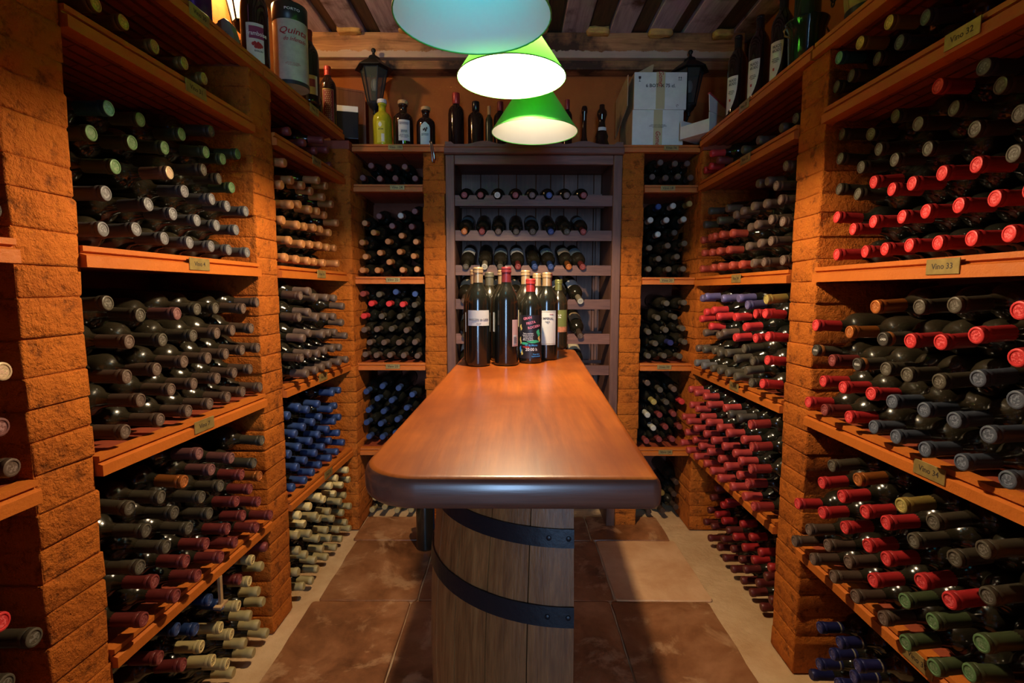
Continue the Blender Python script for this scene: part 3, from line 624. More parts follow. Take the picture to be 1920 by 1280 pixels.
for comp, txt in CAPS.items():
    bay, lv = comp[:2], int(comp[2]); side = 'L' if bay == 'Z0' else bay[0]
    u0, u1 = BAYU[bay]; sc_ = 1.04 if side != 'C' else .97; rb = .0382*sc_+.0008
    zf = (.004 if lv == 1 else LEVEL[side][lv-1]+H+(.0415 if side != 'C' else .0335))
    ztop = LEVEL[side][lv]+H
    P = []
    for it in txt.split():
        c = it[0]; x, y = map(float, it[1:].split(','))
        if side == 'C':
            q = onY(x, y, 2.62 if lv > 1 else 2.68); u, z, wz = q[0], q[2], q[1]
        else:
            q = on_side(x, y, side, PROT[comp]); u, z, wz = q[1], q[2], 0
        P.append([u, z, c, u, z])
    lo, hi = u0+rb+.004, u1-rb-.004
    for p in P:
        p[0] = min(max(p[0], lo), hi); p[1] = min(max(p[1], zf+rb), ztop-rb-.003)
    for itn in range(220):
        mv = 0
        for i in range(len(P)):
            for j in range(i):
                a, b_ = P[i], P[j]; dx, dz = a[0]-b_[0], a[1]-b_[1]; d2 = dx*dx+dz*dz
                if d2 < 4*rb*rb:
                    dd = math.sqrt(d2) or 1e-4; k = (2*rb-dd)*.5
                    if dd < 1e-3: dx, dz, dd = .7, .7, 1
                    a[0] += dx/dd*k; a[1] += dz/dd*k; b_[0] -= dx/dd*k; b_[1] -= dz/dd*k; mv = max(mv, k)
        for p in P:
            p[0] = min(max(p[0], lo), hi); p[1] = min(max(p[1], zf+rb), ztop-rb-.003)
        if mv < 2e-4: break
    # let them settle on what is below
    order = sorted(P, key=lambda p: p[1]); done = []
    for p in order:
        zmin = zf+rb
        for q in done:
            dx = abs(p[0]-q[0])
            if dx < 2*rb: zmin = max(zmin, q[1]+math.sqrt(max(0, 4*rb*rb-dx*dx)))
        if p[1] > zmin and p[1]-zmin < .05: p[1] = zmin
        elif p[1] < zmin: p[1] = min(zmin, ztop-rb) if zmin-p[1] < .02 else p[1]
        done.append(p)
    rows = []
    for p in P:
        k = .65                                   # the neck points a little off the body's line, as stacked bottles do
        if lv == 1: k = .6
        tu, tz = p[3]*k+p[0]*(1-k), p[4]*k+p[1]*(1-k)
        lim = .016 if bay != 'Z0' else .09
        tu = p[0]+max(-lim, min(lim, tu-p[0])); tz = p[1]+max(-.014, min(.014, tz-p[1]))
        jw = rnd.uniform(-.008, .008); pr = 0 if side == 'C' else PROT[comp]
        if side == 'C':
            Y = 2.62 if lv > 1 else 2.68; T = Vector((tu, Y+jw, tz)); Bc = Vector((p[0]+rnd.uniform(-.004, .004), Y+.2, p[1]))
            if comp in ('C12', 'C22'): pass
        else:
            fn = wl if side == 'L' else wr
            T = Vector(fn(tu, -pr+jw, tz)); Bc = Vector(fn(p[0], -pr+.2, p[1]))
        dr = (Bc-T).normalized()
        rows.append(dict(T=T, dir=dr, c=p[2], u=p[0], z=p[1], comp=comp, s=sc_, row=int((p[1]-zf-rb)/.0665+.5)+1, z0=zf))
    lying += rows
BUDGET = 278
for r in lying: r['d'] = r['T'].length if False else (r['T']-Vector((0, 0, H))).length
lying.sort(key=lambda r: r['d'])
near, rest = lying[:BUDGET], lying[BUDGET:]
byrow = {}
for r in near: byrow.setdefault((r['comp'], r['row']), []).append(r)
for k, v in byrow.items():
    v.sort(key=lambda r: r['u'])
    for i, r in enumerate(v): r['n'] = i+1
compn = {1: 'floor', 2: 'second', 3: 'third', 4: 'fourth', 5: 'top'}
labels_seen = set()
for r in near:
    bay, lv = r['comp'][:2], int(r['comp'][2])
    kind = 'glass_dusty' if r['c'] in 'nkpsb' else ('glass_mid' if r['c'] in 'gmdeui' else 'glass_clean')
    if r['comp'] in ('R03',): kind = 'glass_dusty'
    if r['comp'] in ('R02', 'L13'): kind = 'glass_mid'
    o = bpy.data.objects.new('wine_bottle', GM[kind]); C.objects.link(o)
    roll = rnd.uniform(0, 6.28)
    if r['c'] == 'i': roll = 0
    o.matrix_world = bottle_matrix(r['T'], r['dir'], roll, r['s'])
    cw = CAPC[r['c']][1]
    lb = '%s-capped bottle, %s from near end, %s row up, %s compartment, %s' % (cw, ordn[r['n']], ordn[min(r['row'], 13)], compn[lv], BAYN[bay])
    if bay[0] == 'C': lb = lb.replace('from near end', 'from left')
    q = 0
    while lb in labels_seen: q += 1; lb = lb.replace(' row up', ' row up' + ' inner'*q)
    labels_seen.add(lb)
    tag(o, lb, 'bottle', 'wine bottles lying in the %s compartment of the %s' % (compn[lv], BAYN[bay]))
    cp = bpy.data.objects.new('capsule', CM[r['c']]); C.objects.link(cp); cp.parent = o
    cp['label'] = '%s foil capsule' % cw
    if r['c'] == 'i':
        zz = .3047; sgn = 1
        q = o.matrix_world.to_3x3()
        # lettering on the end of the capsule, turned to read roughly level
        lx = Vector((0, 1 if bay[0] != 'R' else -1, 0)); up = Vector((0, 0, 1)); inv = q.inverted()
        ex, ey = (inv @ lx).normalized(), (inv @ up).normalized()
        text_on('izadi', lambda x, y, e: tuple(ex*x*.85+ey*y*.85+Vector((0, 0, zz+e))), M['ink_white'], cp)
# all the bottles farther off, too many to keep one by one
BL = [(0, .003), (.0375, 0), (.0382, .006), (.0382, .180), (.0350, .201), (.0290, .2105), (.0205, .2175), (.0165, .226), (.0145, .250), (.0140, .300)]
CL = [(.0151, .2385), (.0149, .286), (.0163, .289), (.0161, .3015), (.0134, .3055)]
mb = MB()
for r in rest:
    mw = bottle_matrix(r['T'], r['dir'], 0, r['s'])
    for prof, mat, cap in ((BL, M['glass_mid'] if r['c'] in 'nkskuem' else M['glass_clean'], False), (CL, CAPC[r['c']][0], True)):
        seg = 12; vs = [mw @ Vector((a*math.cos(2*PI*i/seg), a*math.sin(2*PI*i/seg), z)) for a, z in prof for i in range(seg)]
        fs = [(j*seg+i, j*seg+(i+1) % seg, (j+1)*seg+(i+1) % seg, (j+1)*seg+i) for j in range(len(prof)-1) for i in range(seg)]
        if cap: fs.append(tuple((len(prof)-1)*seg+i for i in range(seg)))
        mb.add(vs, fs, mat)
o = mb.build('stacked_bottles', smooth=True, recalc=False)
tag(o, 'mass of wine bottles lying in the farther bays, necks to the aisle', 'bottles', kind='stuff')
# stamps lie in the material's own z, which a joined mesh has not: nothing to do, they are a pixel or two here
print('individual', len(near), 'joined', len(rest), 'capped rows', len(byrow))
# ------------------------------------------------------------------ dark wooden rack (cabinet) in the middle of the far wall
X0, X1 = -.332, .545; CT = 1.905
cab = thing('wine_rack', 'tall dark wooden rack with six notched rails between two orange pillars', 'wine rack', (.105, 2.6, 0))
def cf(u, w_, z): return (u-.105, w_, z)
MB().box(cf, X0, X0+.045, -.01, .02, .0, CT, M['cabinet']).build('stile', cab, bevel=.003, segs=1)
MB().box(cf, X1-.045, X1, -.01, .02, .0, CT, M['cabinet']).build('stile', cab, bevel=.003, segs=1)
MB().box(cf, X0+.03, X0+.045, .02, .34, .0, CT, M['cabinet']).build('side_panel', cab)
MB().box(cf, X1-.045, X1-.03, .02, .34, .0, CT, M['cabinet']).build('side_panel', cab)
MB().box(cf, X0+.045, X1-.045, -.005, .02, CT-.045, CT, M['cabinet_x']).build('head_rail', cab, bevel=.002, segs=1)
MB().box(cf, X0+.046, X1-.046, .02, .34, CT-.02, CT-.004, M['cabinet_x']).build('top_panel', cab)
MB().prism(lambda u, w_, z: cf(u, w_, z), [(.33, CT), (-.022, CT), (-.028, CT+.008), (-.028, CT+.030), (-.020, CT+.038), (.33, CT+.038)], X0-.004, X1+.004, M['cabinet_x']).build('cornice', cab, bevel=.002, segs=1)
# scalloped gallery board standing on the cornice
n = 60; top = []
for i in range(n+1):
    s_ = i/n; x = X0+.0+(X1-X0)*s_
    c_ = abs(s_-.5)*2
    hgt = .012+.030*max(0, 1-c_/.34)**.8 if c_ < .34 else .012+.016*max(0, math.sin((c_-.34)/.66*PI*1.5))**2+(.012 if c_ > .93 else 0)
    top.append((x, hgt))
vs = [cf(x, w_, CT+.0385+h_*q) for w_ in (-.012, .004) for x, h_ in top for q in (0, 1)]
fs = []
K = 2*(n+1)
for i in range(n):
    fs += [(2*i, 2*i+2, 2*i+3, 2*i+1), (K+2*i, K+2*i+1, K+2*i+3, K+2*i+2), (2*i+1, 2*i+3, K+2*i+3, K+2*i+1), (2*i, K+2*i, K+2*i+2, 2*i+2)]
fs += [(0, 1, K+1, K), (2*n, K+2*n, K+2*n+1, 2*n+1)]
MB().add(vs, fs, M['cabinet_x']).build('scalloped_board', cab)
bx = X0+.046
while bx < X1-.05:
    ww = rnd.uniform(.075, .11); e = min(bx+ww, X1-.046)
    MB().box(cf, bx+.001, e-.001, .325, .338, .02, CT-.02, M['cabinet']).build('back_board', cab, bevel=.002, segs=1); bx += ww
MB().box(cf, X0+.046, X1-.046, .30, .325, CT-.17, CT-.13, M['cabinet_x']).build('cross_batten', cab)
for sx_ in (X0+.062, X1-.076): MB().box(cf, sx_, sx_+.014, .30, .325, .02, CT-.17, M['cabinet']).build('corner_batten', cab)
BX = [[-.240, -.157, -.072, .013, .098, .180, .266, .350], [-.236, -.150, -.070, .018, .102, .193, .270, .356], [-.232, -.140, -.060, .027, .110, .195, .281, .352],
      [-.24, -.15, -.07, .02, .10, .19, .262, .345], [-.24, -.15, -.07, .02, .10, .19, .262, .345], [-.24, -.15, -.07, .02, .10, .19, .26, .345]]
RZ = [(1.660, 1.712), (1.489, 1.540), (1.316, 1.367), (1.145, 1.196), (.968, 1.020), (.807, .857)]
CAPR = ['mmwmnBnm', 'omnkkBkm', 'kwkmBBom', 'nkknknrw', 'knmnkkrn', 'kkmknkkk']
LABR = [None, None, [0, None, 1, 0, None, 1, 2, 1], [2, 2, 2, 2, 2, 2, 0, 0], [2, 0, 2, 0, 2, 0, 2, 3], [0, 2, 0, 2, 0, 2, 0, 2]]
PB = [M['paper'], simple('blue_label', (.18, .25, .28), .7), M['paper_cream'], simple('stained_label', (.36, .24, .12), .8, var=.5, bscale=90)]
lab_me = []
for k in range(4):
    lab_me.append(MB().lathe([(.0386, .075), (.0386, .155)], 16, a0=-1.1, a1=1.1, m=PB[k], cap=False).mesh('paper_label', smooth='all'))
rown = ['top', 'second', 'third', 'fourth', 'fifth', 'lowest']
for ri, (z0, z1) in enumerate(RZ):
    pts = [(X0+.0455, z0), (X1-.0455, z0), (X1-.0455, z1)]
    for bxx in sorted(BX[ri], reverse=True):
        c_ = bxx+.0
        pts += [(c_+.026, z1), (c_+.013, z1-.020), (c_-.013, z1-.020), (c_-.026, z1)]
    pts += [(X0+.0455, z1)]
    nn = len(pts)
    for w0, w1, dz, nm in ((.0, .020, 0, 'front_rail'), (.235, .250, .10, 'rear_rail')):
        if nm == 'rear_rail':
            MB().box(cf, X0+.0455, X1-.0455, w0, w1, z0+.028, z1-.004, M['cabinet_x']).build(nm, cab); continue
        vs = [cf(x, w0, z) for x, z in pts]+[cf(x, w1, z) for x, z in pts]
        fs = [tuple(range(nn)), tuple(range(2*nn-1, nn-1, -1))]+[(i, (i+1) % nn, (i+1) % nn+nn, i+nn) for i in range(nn)]
        MB().add(vs, fs, M['cabinet_x']).build(nm, cab)
    for bi, bxx in enumerate(BX[ri]):
        c = CAPR[ri][bi]
        tiltz = .10 if ri > 0 else .06
        # bottles hang neck down towards the aisle: tip below, base up behind; later ones lean sideways
        skew = (.10-.01*bi if ri < 1 else (.05-.0*bi)) * 0
        T = Vector((bxx+.003*rnd.uniform(-1, 1), 2.572, z1-.004-.006*(ri > 0)))
        hole = Vector((bxx, 2.61, z1+.002))
        ang = math.radians([9, 17, 20, 21, 21, 21][ri])
        dx = [.0, -.02, -.07, -.12, -.06, -.06][ri]*(bi/7.0) + rnd.uniform(-.015, .015)
        dr = Vector((dx, math.cos(ang), math.sin(ang))).normalized()
        o = bpy.data.objects.new('wine_bottle', GM['glass_dusty' if ri in (1, 2) and c != 'B' else 'glass_mid']); C.objects.link(o)
        q = (-dr).to_track_quat('Z', 'Y').to_matrix()
        o.matrix_world = bottle_matrix(T, dr, 0, .96)
        tag(o, '%s-capped bottle lying in the %s notch from left of the dark rack, %s row' % (CAPC[c][1], ordn[bi+1], rown[ri]), 'bottle', 'wine bottles in the notched rails of the dark rack')
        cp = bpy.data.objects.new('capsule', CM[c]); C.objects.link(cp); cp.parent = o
        li = LABR[ri] and LABR[ri][bi]
        if ri == 1 and bi in (0, 7, 4): li = 1
        if li is not None:
            lo_ = bpy.data.objects.new('paper_label', lab_me[li]); C.objects.link(lo_); lo_.parent = o
            up = o.matrix_world.to_3x3().inverted() @ Vector((0, -.3, 1)); lo_.rotation_euler.z = math.atan2(up.y, up.x)

# ------------------------------------------------------------------ counter top and the half barrel that carries it
ZT = 1.0; TH = .041
def rounded(pts, r, k=8):
    out = []
    for i, p in enumerate(pts):
        rr = r[i]; a = Vector(pts[i-1])-Vector(p); b_ = Vector(pts[(i+1) % len(pts)])-Vector(p); a.normalize(); b_.normalize()
        if rr <= .001: out.append(Vector(p)); continue
        ang = a.angle(b_); t_ = rr/math.tan(ang/2); c_ = Vector(p)+(a+b_).normalized()*rr/math.sin(ang/2)
        s0 = Vector(p)+a*t_-c_; s1 = Vector(p)+b_*t_-c_
        for j in range(k+1):
            f = j/k; q = s0.lerp(s1, f).normalized()*rr; 
            th = s0.angle(s1); q = (s0*math.sin((1-f)*th)+s1*math.sin(f*th))/math.sin(th)
            out.append(c_+q)
    return out
tab = rounded([(-.208, .622), (.192, .622), (.262, 2.08), (-.178, 2.08)], [.085, .014, .03, .03], 10)
ct = thing('bar_counter', 'long narrow counter of varnished orange-brown wood with rounded edge', 'table', (0, .0, 0))
steps = [(0, 0.005), (.0035, .0015), (.010, .0), (.027, .0), (.034, .002), (.0385, .0055), (.0405, .0095), (TH, .0125)]   # height, inset
nv = len(tab); cen = sum(tab, Vector((0, 0)))/nv
def inset(p, i, dist):
    a = tab[i-1]; b_ = tab[(i+1) % nv]; tdir = (b_-a).normalized(); nrm = Vector((-tdir.y, tdir.x)); return p+nrm*dist
vs = []
for h_, ins in steps:
    for i, p in enumerate(tab): q = inset(p, i, ins); vs.append((q.x, q.y, ZT-TH+h_))
fs = [tuple(range(nv-1, -1, -1))]
for j in range(len(steps)-1): fs += [(j*nv+i, j*nv+(i+1) % nv, (j+1)*nv+(i+1) % nv, (j+1)*nv+i) for i in range(nv)]
tm = MB().add(vs, fs, M['table_edge'])
tm.add([], [tuple((len(steps)-1)*nv+i for i in range(nv))], M['table']); tm.f[-1] = tuple((len(steps)-1)*nv+i for i in range(nv))
for e_ in range(len(tm.f)-1-nv*2, len(tm.f)-1): tm.m[e_] = tm.m[-1]
tm.build('counter_top', ct, smooth=True)
# dark glued joints between the boards, a hair below the surface: shown as shallow grooves' filler strips
BX_, BY_ = .112, 1.155
bar = thing('half_barrel', 'upright half wine barrel of oak staves with black iron hoops, cut side right', 'barrel', (BX_, BY_, 0))
BT = ZT-TH-.0005
def brad(z): s_ = (z-.46)/.50; return .302-.050*s_*s_
ns = 11
for i in range(ns):
    a0 = PI/2+PI*i/ns+.004; a1 = PI/2+PI*(i+1)/ns-.004
    vs = []; zs = [0, .1, .2, .32, .44, .56, .68, .78, .87, BT]
    if i == ns-1: a1 = PI*1.5
    if i == 0: a0 = PI/2
    for z in zs:
        for rr in (brad(z), brad(z)-.022):
            for k in range(4):
                a = a0+(a1-a0)*k/3; bv = .0012 if k in (0, 3) and rr == brad(z) else 0
                vs.append(((rr-bv)*math.cos(a), (rr-bv)*math.sin(a), z))
    fs = []
    for j in range(len(zs)-1):
        o_ = j*8
        for k in range(3): fs += [(o_+k, o_+k+1, o_+k+9, o_+k+8), (o_+4+k, o_+4+k+8, o_+4+k+9, o_+4+k+1)]
        fs += [(o_, o_+8, o_+12, o_+4), (o_+3, o_+7, o_+15, o_+11)]
    fs += [(0, 4, 5, 1), (1, 5, 6, 2), (2, 6, 7, 3)]; e = (len(zs)-1)*8; fs += [(e, e+1, e+5, e+4), (e+1, e+2, e+6, e+5), (e+2, e+3, e+7, e+6)]
    MB().add(vs, fs, M['barrel']).build('stave', bar, smooth=True)
for (zz, hw) in ((.795, .0165), (.655, .0185), (.28, .0185), (.13, .0165), (.025, .016)):
    prof = [(brad(zz-hw)+.0005, zz-hw), (brad(zz-hw)+.0035, zz-hw), (brad(zz+hw)+.0035, zz+hw), (brad(zz+hw)+.0005, zz+hw)]
    hp = MB().lathe(prof+[prof[0]], 40, a0=PI/2, a1=PI*1.5, m=M['iron'], cap=False).build('hoop', bar, smooth=True)
    for k, (aa, dz) in enumerate(((PI*1.5-.035, 0), (PI*1.5-.16, .0), (PI/2+.05, 0))):
        rr = brad(zz)+.0035; R_ = Matrix.Rotation(aa, 3, 'Z') @ Matrix.Rotation(PI/2, 3, 'Y')
        MB().lathe([(.005, 0), (.0045, .0015), (.002, .0026), (.0001, .0028)], 10, c=(rr*math.cos(aa), rr*math.sin(aa), zz+dz), tilt=R_, m=M['iron'], cap=False).build('rivet', hp, smooth=True)
# the cut side is closed with upright boards
yb = -.245
while yb < .24:
    MB().box(wd, -.020, -.002, yb+.001, yb+.079, 0.001, BT-.001, M['barrel']).build('side_board', bar, bevel=.0015, segs=1); yb += .0815
MB().lathe([(.0001, BT-.03), (.225, BT-.03), (.225, BT-.012), (.0001, BT-.012)], 24, a0=PI/2+.02, a1=PI*1.5-.02, m=M['barrel'], cap=False).build('barrel_head', bar)

# ------------------------------------------------------------------ upright bottles
BORD = [(0, .006), (.024, .003), (.0335, 0), (.0375, .003), (.0382, .010), (.0382, .190), (.0370, .206), (.033, .221), (.0255, .235), (.0175, .248), (.0148, .258), (.0140, .302), (.0125, .302)]
def scaled(prof, r, h_, r0=.0382, h0=.302): return [(a*r/r0, b_*h_/h0) for a, b_ in prof]
def patch(r, a0, a1, z0, z1, mat, parent, name='paper_label', seg=14, shape=None):
    # curved label; angle 0 faces -Y (towards the camera)
    vs = []; rows_ = 8 if shape else 1
    for j in range(rows_+1):
        zf = j/rows_; z = z0+(z1-z0)*zf; hl, hr = (a0, a1) if not shape else shape(zf, a0, a1)
        for i in range(seg+1):
            a = -PI/2+hl+(hr-hl)*i/seg; vs.append((r*math.cos(a), r*math.sin(a), z))
    k = seg+1; fs = [(j*k+i, j*k+i+1, (j+1)*k+i+1, (j+1)*k+i) for j in range(rows_) for i in range(seg)]
    return MB().add(vs, fs, mat).build(name, parent, smooth='all', recalc=False)
def cyl(r, ac, zc): return lambda x, y, e: ((r+e+.0004)*math.cos(-PI/2+ac+x/r), (r+e+.0004)*math.sin(-PI/2+ac+x/r), zc+y)
def upright(px, py, Zs, label, capmat, capw, r=.0382, h_=.305, glass='glass_clean', cz=.238, name='wine_bottle', group='bottles standing on the counter', xy=None, prof=BORD, capr=None):
    if xy is None:
        q = onZ(px, py, Zs); dd = Vector((q[0], q[1])).normalized(); x, y = q[0]+dd.x*r, q[1]+dd.y*r
    else: x, y = xy
    me = MB().lathe(scaled(prof, r, h_), 32, m=M[glass] if isinstance(glass, str) else glass, cap=False).mesh(name, smooth='all')
    o = link(name, me, loc=(x, y, Zs+.0008)); o.rotation_euler.z = math.atan2(-x, y) if xy is None else 0
    tag(o, label, 'bottle', group)
    if capmat:
        k = h_/.302; kr = r/.0382; z1 = h_+.0012
        pr = [(.0146*kr, cz*k), (.0153*kr, cz*k+.0004), (.0151*kr, z1-.018), (.0163*kr, z1-.017), (.0163*kr, z1-.010), (.0159*kr, z1-.009), (.0163*kr, z1-.008), (.0160*kr, z1-.003), (.0140*kr, z1), (.0001, z1)]
        if capr: pr = [(a*capr, z) for a, z in pr]
        m = MB().lathe(pr, 24, m=capmat, cap=False); cp = m.build('capsule', o, smooth=True); cp['label'] = capw+' foil capsule'
    return o
metal_gold = simple('tan_gold_foil', (.50, .34, .17), .35, .45); metal_red = simple('red_foil', (.42, .035, .03), .35, .2); metal_wine = simple('wine_red_foil', (.22, .025, .03), .4, .2)
metal_olive = simple('olive_foil', (.14, .14, .04), .4, .3); metal_dark = simple('dark_olive_foil', (.09, .08, .05), .5, .2)
lt = MB().mesh
# back ones first
F_ = upright(886, 684, ZT, 'tan-capped bottle hidden behind the white-labelled bottle at the counter left', metal_gold, 'tan', glass='glass_mid', xy=(-.125, 1.72))
G_ = upright(911, 680, ZT, 'dark olive-capped bottle behind and right of the white-labelled bottle', metal_dark, 'olive', glass='glass_dusty', xy=(-.080, 1.80), h_=.30)
H_ = upright(937, 680, ZT, 'tan-capped bottle behind the unlabelled wine-red-capped bottle', metal_gold, 'tan', glass='glass_mid', xy=(-.033, 1.735))
I_ = upright(983, 680, ZT, 'gold-capped bottle with cream label behind the black poster-labelled bottle', metal_gold, 'gold', glass='glass_dusty', xy=(.046, 1.76))
J_ = upright(1030, 676, ZT, 'red-capped bottle behind the white IMPERIAL-labelled bottle', metal_wine, 'wine red', glass='glass_dusty', xy=(.128, 1.845), h_=.30)
K_ = upright(1010, 676, ZT, 'tan-capped bottle just left behind the white IMPERIAL-labelled bottle', metal_gold, 'tan', glass='glass_dusty', xy=(.092, 1.90), h_=.30)
patch(.0385, -.9, .9, .10, .165, M['paper'], F_); patch(.0385, -.9, .9, .10, .165, M['paper'], H_); patch(.0385, -.8, .8, .115, .172, M['paper_cream'], I_)
text_on('mono', cyl(.0386, .6, .10), M['ink_white'], G_)
A_ = upright(897, 688, ZT, 'bottle with wide white label and tan capsule, front left on the counter', metal_gold, 'tan', h_=.308)
p_ = patch(.0385, -.95, 1.05, .128, .176, M['paper'], A_); text_on('pagos', cyl(.0386, .05, .147), M['ink'], p_); text_on('pag2', cyl(.0386, .05, .136), M['ink'], p_)
Bt = upright(949, 687, ZT, 'unlabelled-fronted bottle with wine-red capsule and pink barcode label on its side', metal_wine, 'wine red', h_=.310)
p_ = patch(.0385, .52, 1.28, .062, .146, M['paper_pink'], Bt); q_ = patch(.0388, .62, 1.0, .067, .098, M['paper'], Bt, 'barcode_label'); text_on('bar', cyl(.0390, .81, .082), M['ink'], q_, rot=PI/2, sx=.5)
Dd = upright(1024, 676, ZT, 'bottle with tall white label reading IMPERIAL and tan capsule', metal_gold, 'tan', h_=.298)
p_ = patch(.0385, -1.0, .95, .053, .170, M['paper'], Dd)
text_on('imp', cyl(.0386, .15, .143), M['ink'], p_, sx=.9); text_on('imp2', cyl(.0386, .1, .130), M['ink'], p_); text_on('cune', cyl(.0386, .45, .157), M['ink_red'], p_)
for zz_ in (.057, .166): patch(.0387, -.95, .9, zz_-.0006, zz_+.0006, M['brass'], p_, 'gilt_line')
Cc = upright(994, 682, ZT, 'bottle with colourful black poster label reading GRAN FIESTA and bright red capsule', metal_red, 'bright red', h_=.275, cz=.236)
p_ = patch(.0385, -1.15, 1.15, .016, .158, M['paper_black'], Cc)
R3 = .0387
for key, zc, ac, mt_, rt in (('gran', .148, -.25, 'ink_pink', .35), ('fies', .133, .05, 'ink_pink', .35), ('roci', .120, .35, 'ink_pink', .35), ('poem', .088, -.2, 'ink_white', 0), ('marz', .060, .1, 'ink_blue', 0), ('hour', .046, .1, 'ink_white', 0), ('plaz', .027, .55, 'ink_blue', 0)):
    text_on(key, cyl(R3, ac, zc), M[mt_], p_, rot=rt*.6, sx=.92)
for a_, z_, w_, h2, mt_ in ((-.9, .118, .12, .010, 'ink_yellow'), (.75, .10, .18, .012, 'ink_green'), (.3, .072, .6, .005, 'ink_green'), (-.55, .066, .4, .004, 'ink_green'), (-.35, .054, .35, .004, 'ink_red'), (-.95, .045, .12, .012, 'ink_blue'), (-.8, .036, .13, .009, 'ink_yellow'), (.85, .08, .12, .01, 'ink_yellow'), (-.95, .075, .1, .012, 'ink_yellow')):
    patch(.0386, a_-w_, a_+w_, z_-h2, z_+h2, M[mt_], p_, 'printed_shape', 8, shape=lambda zf, a0, a1: (lambda c_, hw_: (c_-hw_, c_+hw_))((a0+a1)/2+.05*math.sin(zf*7), (a1-a0)/2*(math.sin(PI*(.08+.84*zf)))))
Ee = upright(1046, 655, ZT, 'olive-capped bottle with green label, rearmost right on the counter', metal_olive, 'olive green', h_=.282, glass='glass_dusty')
p_ = patch(.0385, -1.1, 1.1, .070, .160, M['paper_green'], Ee); patch(.0387, -1.1, 1.1, .070, .092, simple('autumn_print', (.38, .14, .07), .7, var=.6, bscale=200), p_, 'printed_band'); text_on('green', cyl(.0387, .1, .135), M['ink_white'], p_)
# ------------------------------------------------------------------ pendant lamps over the counter
m, t, b = nt('green_shade')     # green enamel outside, white inside; a little light comes through
g = t.nodes.new('ShaderNodeNewGeometry')
col = mix(t, g.outputs['Backfacing'], (.10, .60, .09), (.86, .86, .80))
t.links.new(col, b.inputs['Base Color']); b.inputs['Roughness'].default_value = .35
tr = t.nodes.new('ShaderNodeBsdfTranslucent'); tr.inputs[0].default_value = (.10, .85, .07, 1)
mx = t.nodes.new('ShaderNodeMixShader'); mx.inputs[0].default_value = .06
t.links.new(b.outputs[0], mx.inputs[1]); t.links.new(tr.outputs[0], mx.inputs[2]); t.links.new(mx.outputs[0], t.nodes['Material Output'].inputs[0])
M['shade'] = m
for i, (x, y, z, p) in enumerate(LAMPS):
    nm = ['nearest green cone pendant lamp, unlit, cut by the top edge of the picture', 'middle green cone pendant lamp, the brightly lit one', 'farthest green cone pendant lamp, its inside softly lit cream'][i]
    L = thing('pendant_lamp', nm, 'lamp', (x, y, z), 'green pendant lamps over the counter')
    sh = MB(); k = 48
    prof = [(.150, 0), (.0285, .185), (.020, .190)]
    vs = [(r_*math.cos(2*PI*q/k), r_*math.sin(2*PI*q/k), zz) for r_, zz in prof for q in range(k)]
    fs = [(j*k+q, j*k+(q+1) % k, (j+1)*k+(q+1) % k, (j+1)*k+q) for j in range(2) for q in range(k)]
    sh.add(vs, fs, M['shade']); s_ = sh.build('lamp_shade', L, smooth='all', recalc=False)
    rim = MB().tube([(.150*math.cos(2*PI*q/48), .150*math.sin(2*PI*q/48), 0) for q in range(49)], .0016, 6, simple('shade_rim', (.08, .45, .07), .3)).build('shade_rim', L, smooth='all')
    MB().lathe([(.0001, .135), (.018, .135), (.020, .150), (.020, .190), (.012, .205), (.006, .215), (.0001, .215)], 20, m=M['black_gloss'], cap=False).build('lamp_socket', L, smooth=True)
    bm_ = [M['bulb_off'], M['bulb_on'], M['bulb_soft']][i]
    MB().lathe([(.0001, .078), (.016, .082), (.026, .096), (.028, .108), (.022, .124), (.013, .136)], 20, m=bm_, cap=False).build('light_bulb', L, smooth='all')
    MB().tube([(0, 0, .21), (0, 0, CEIL+.002-z)], .0028, 8, M['black_gloss']).build('cord', L, smooth='all')

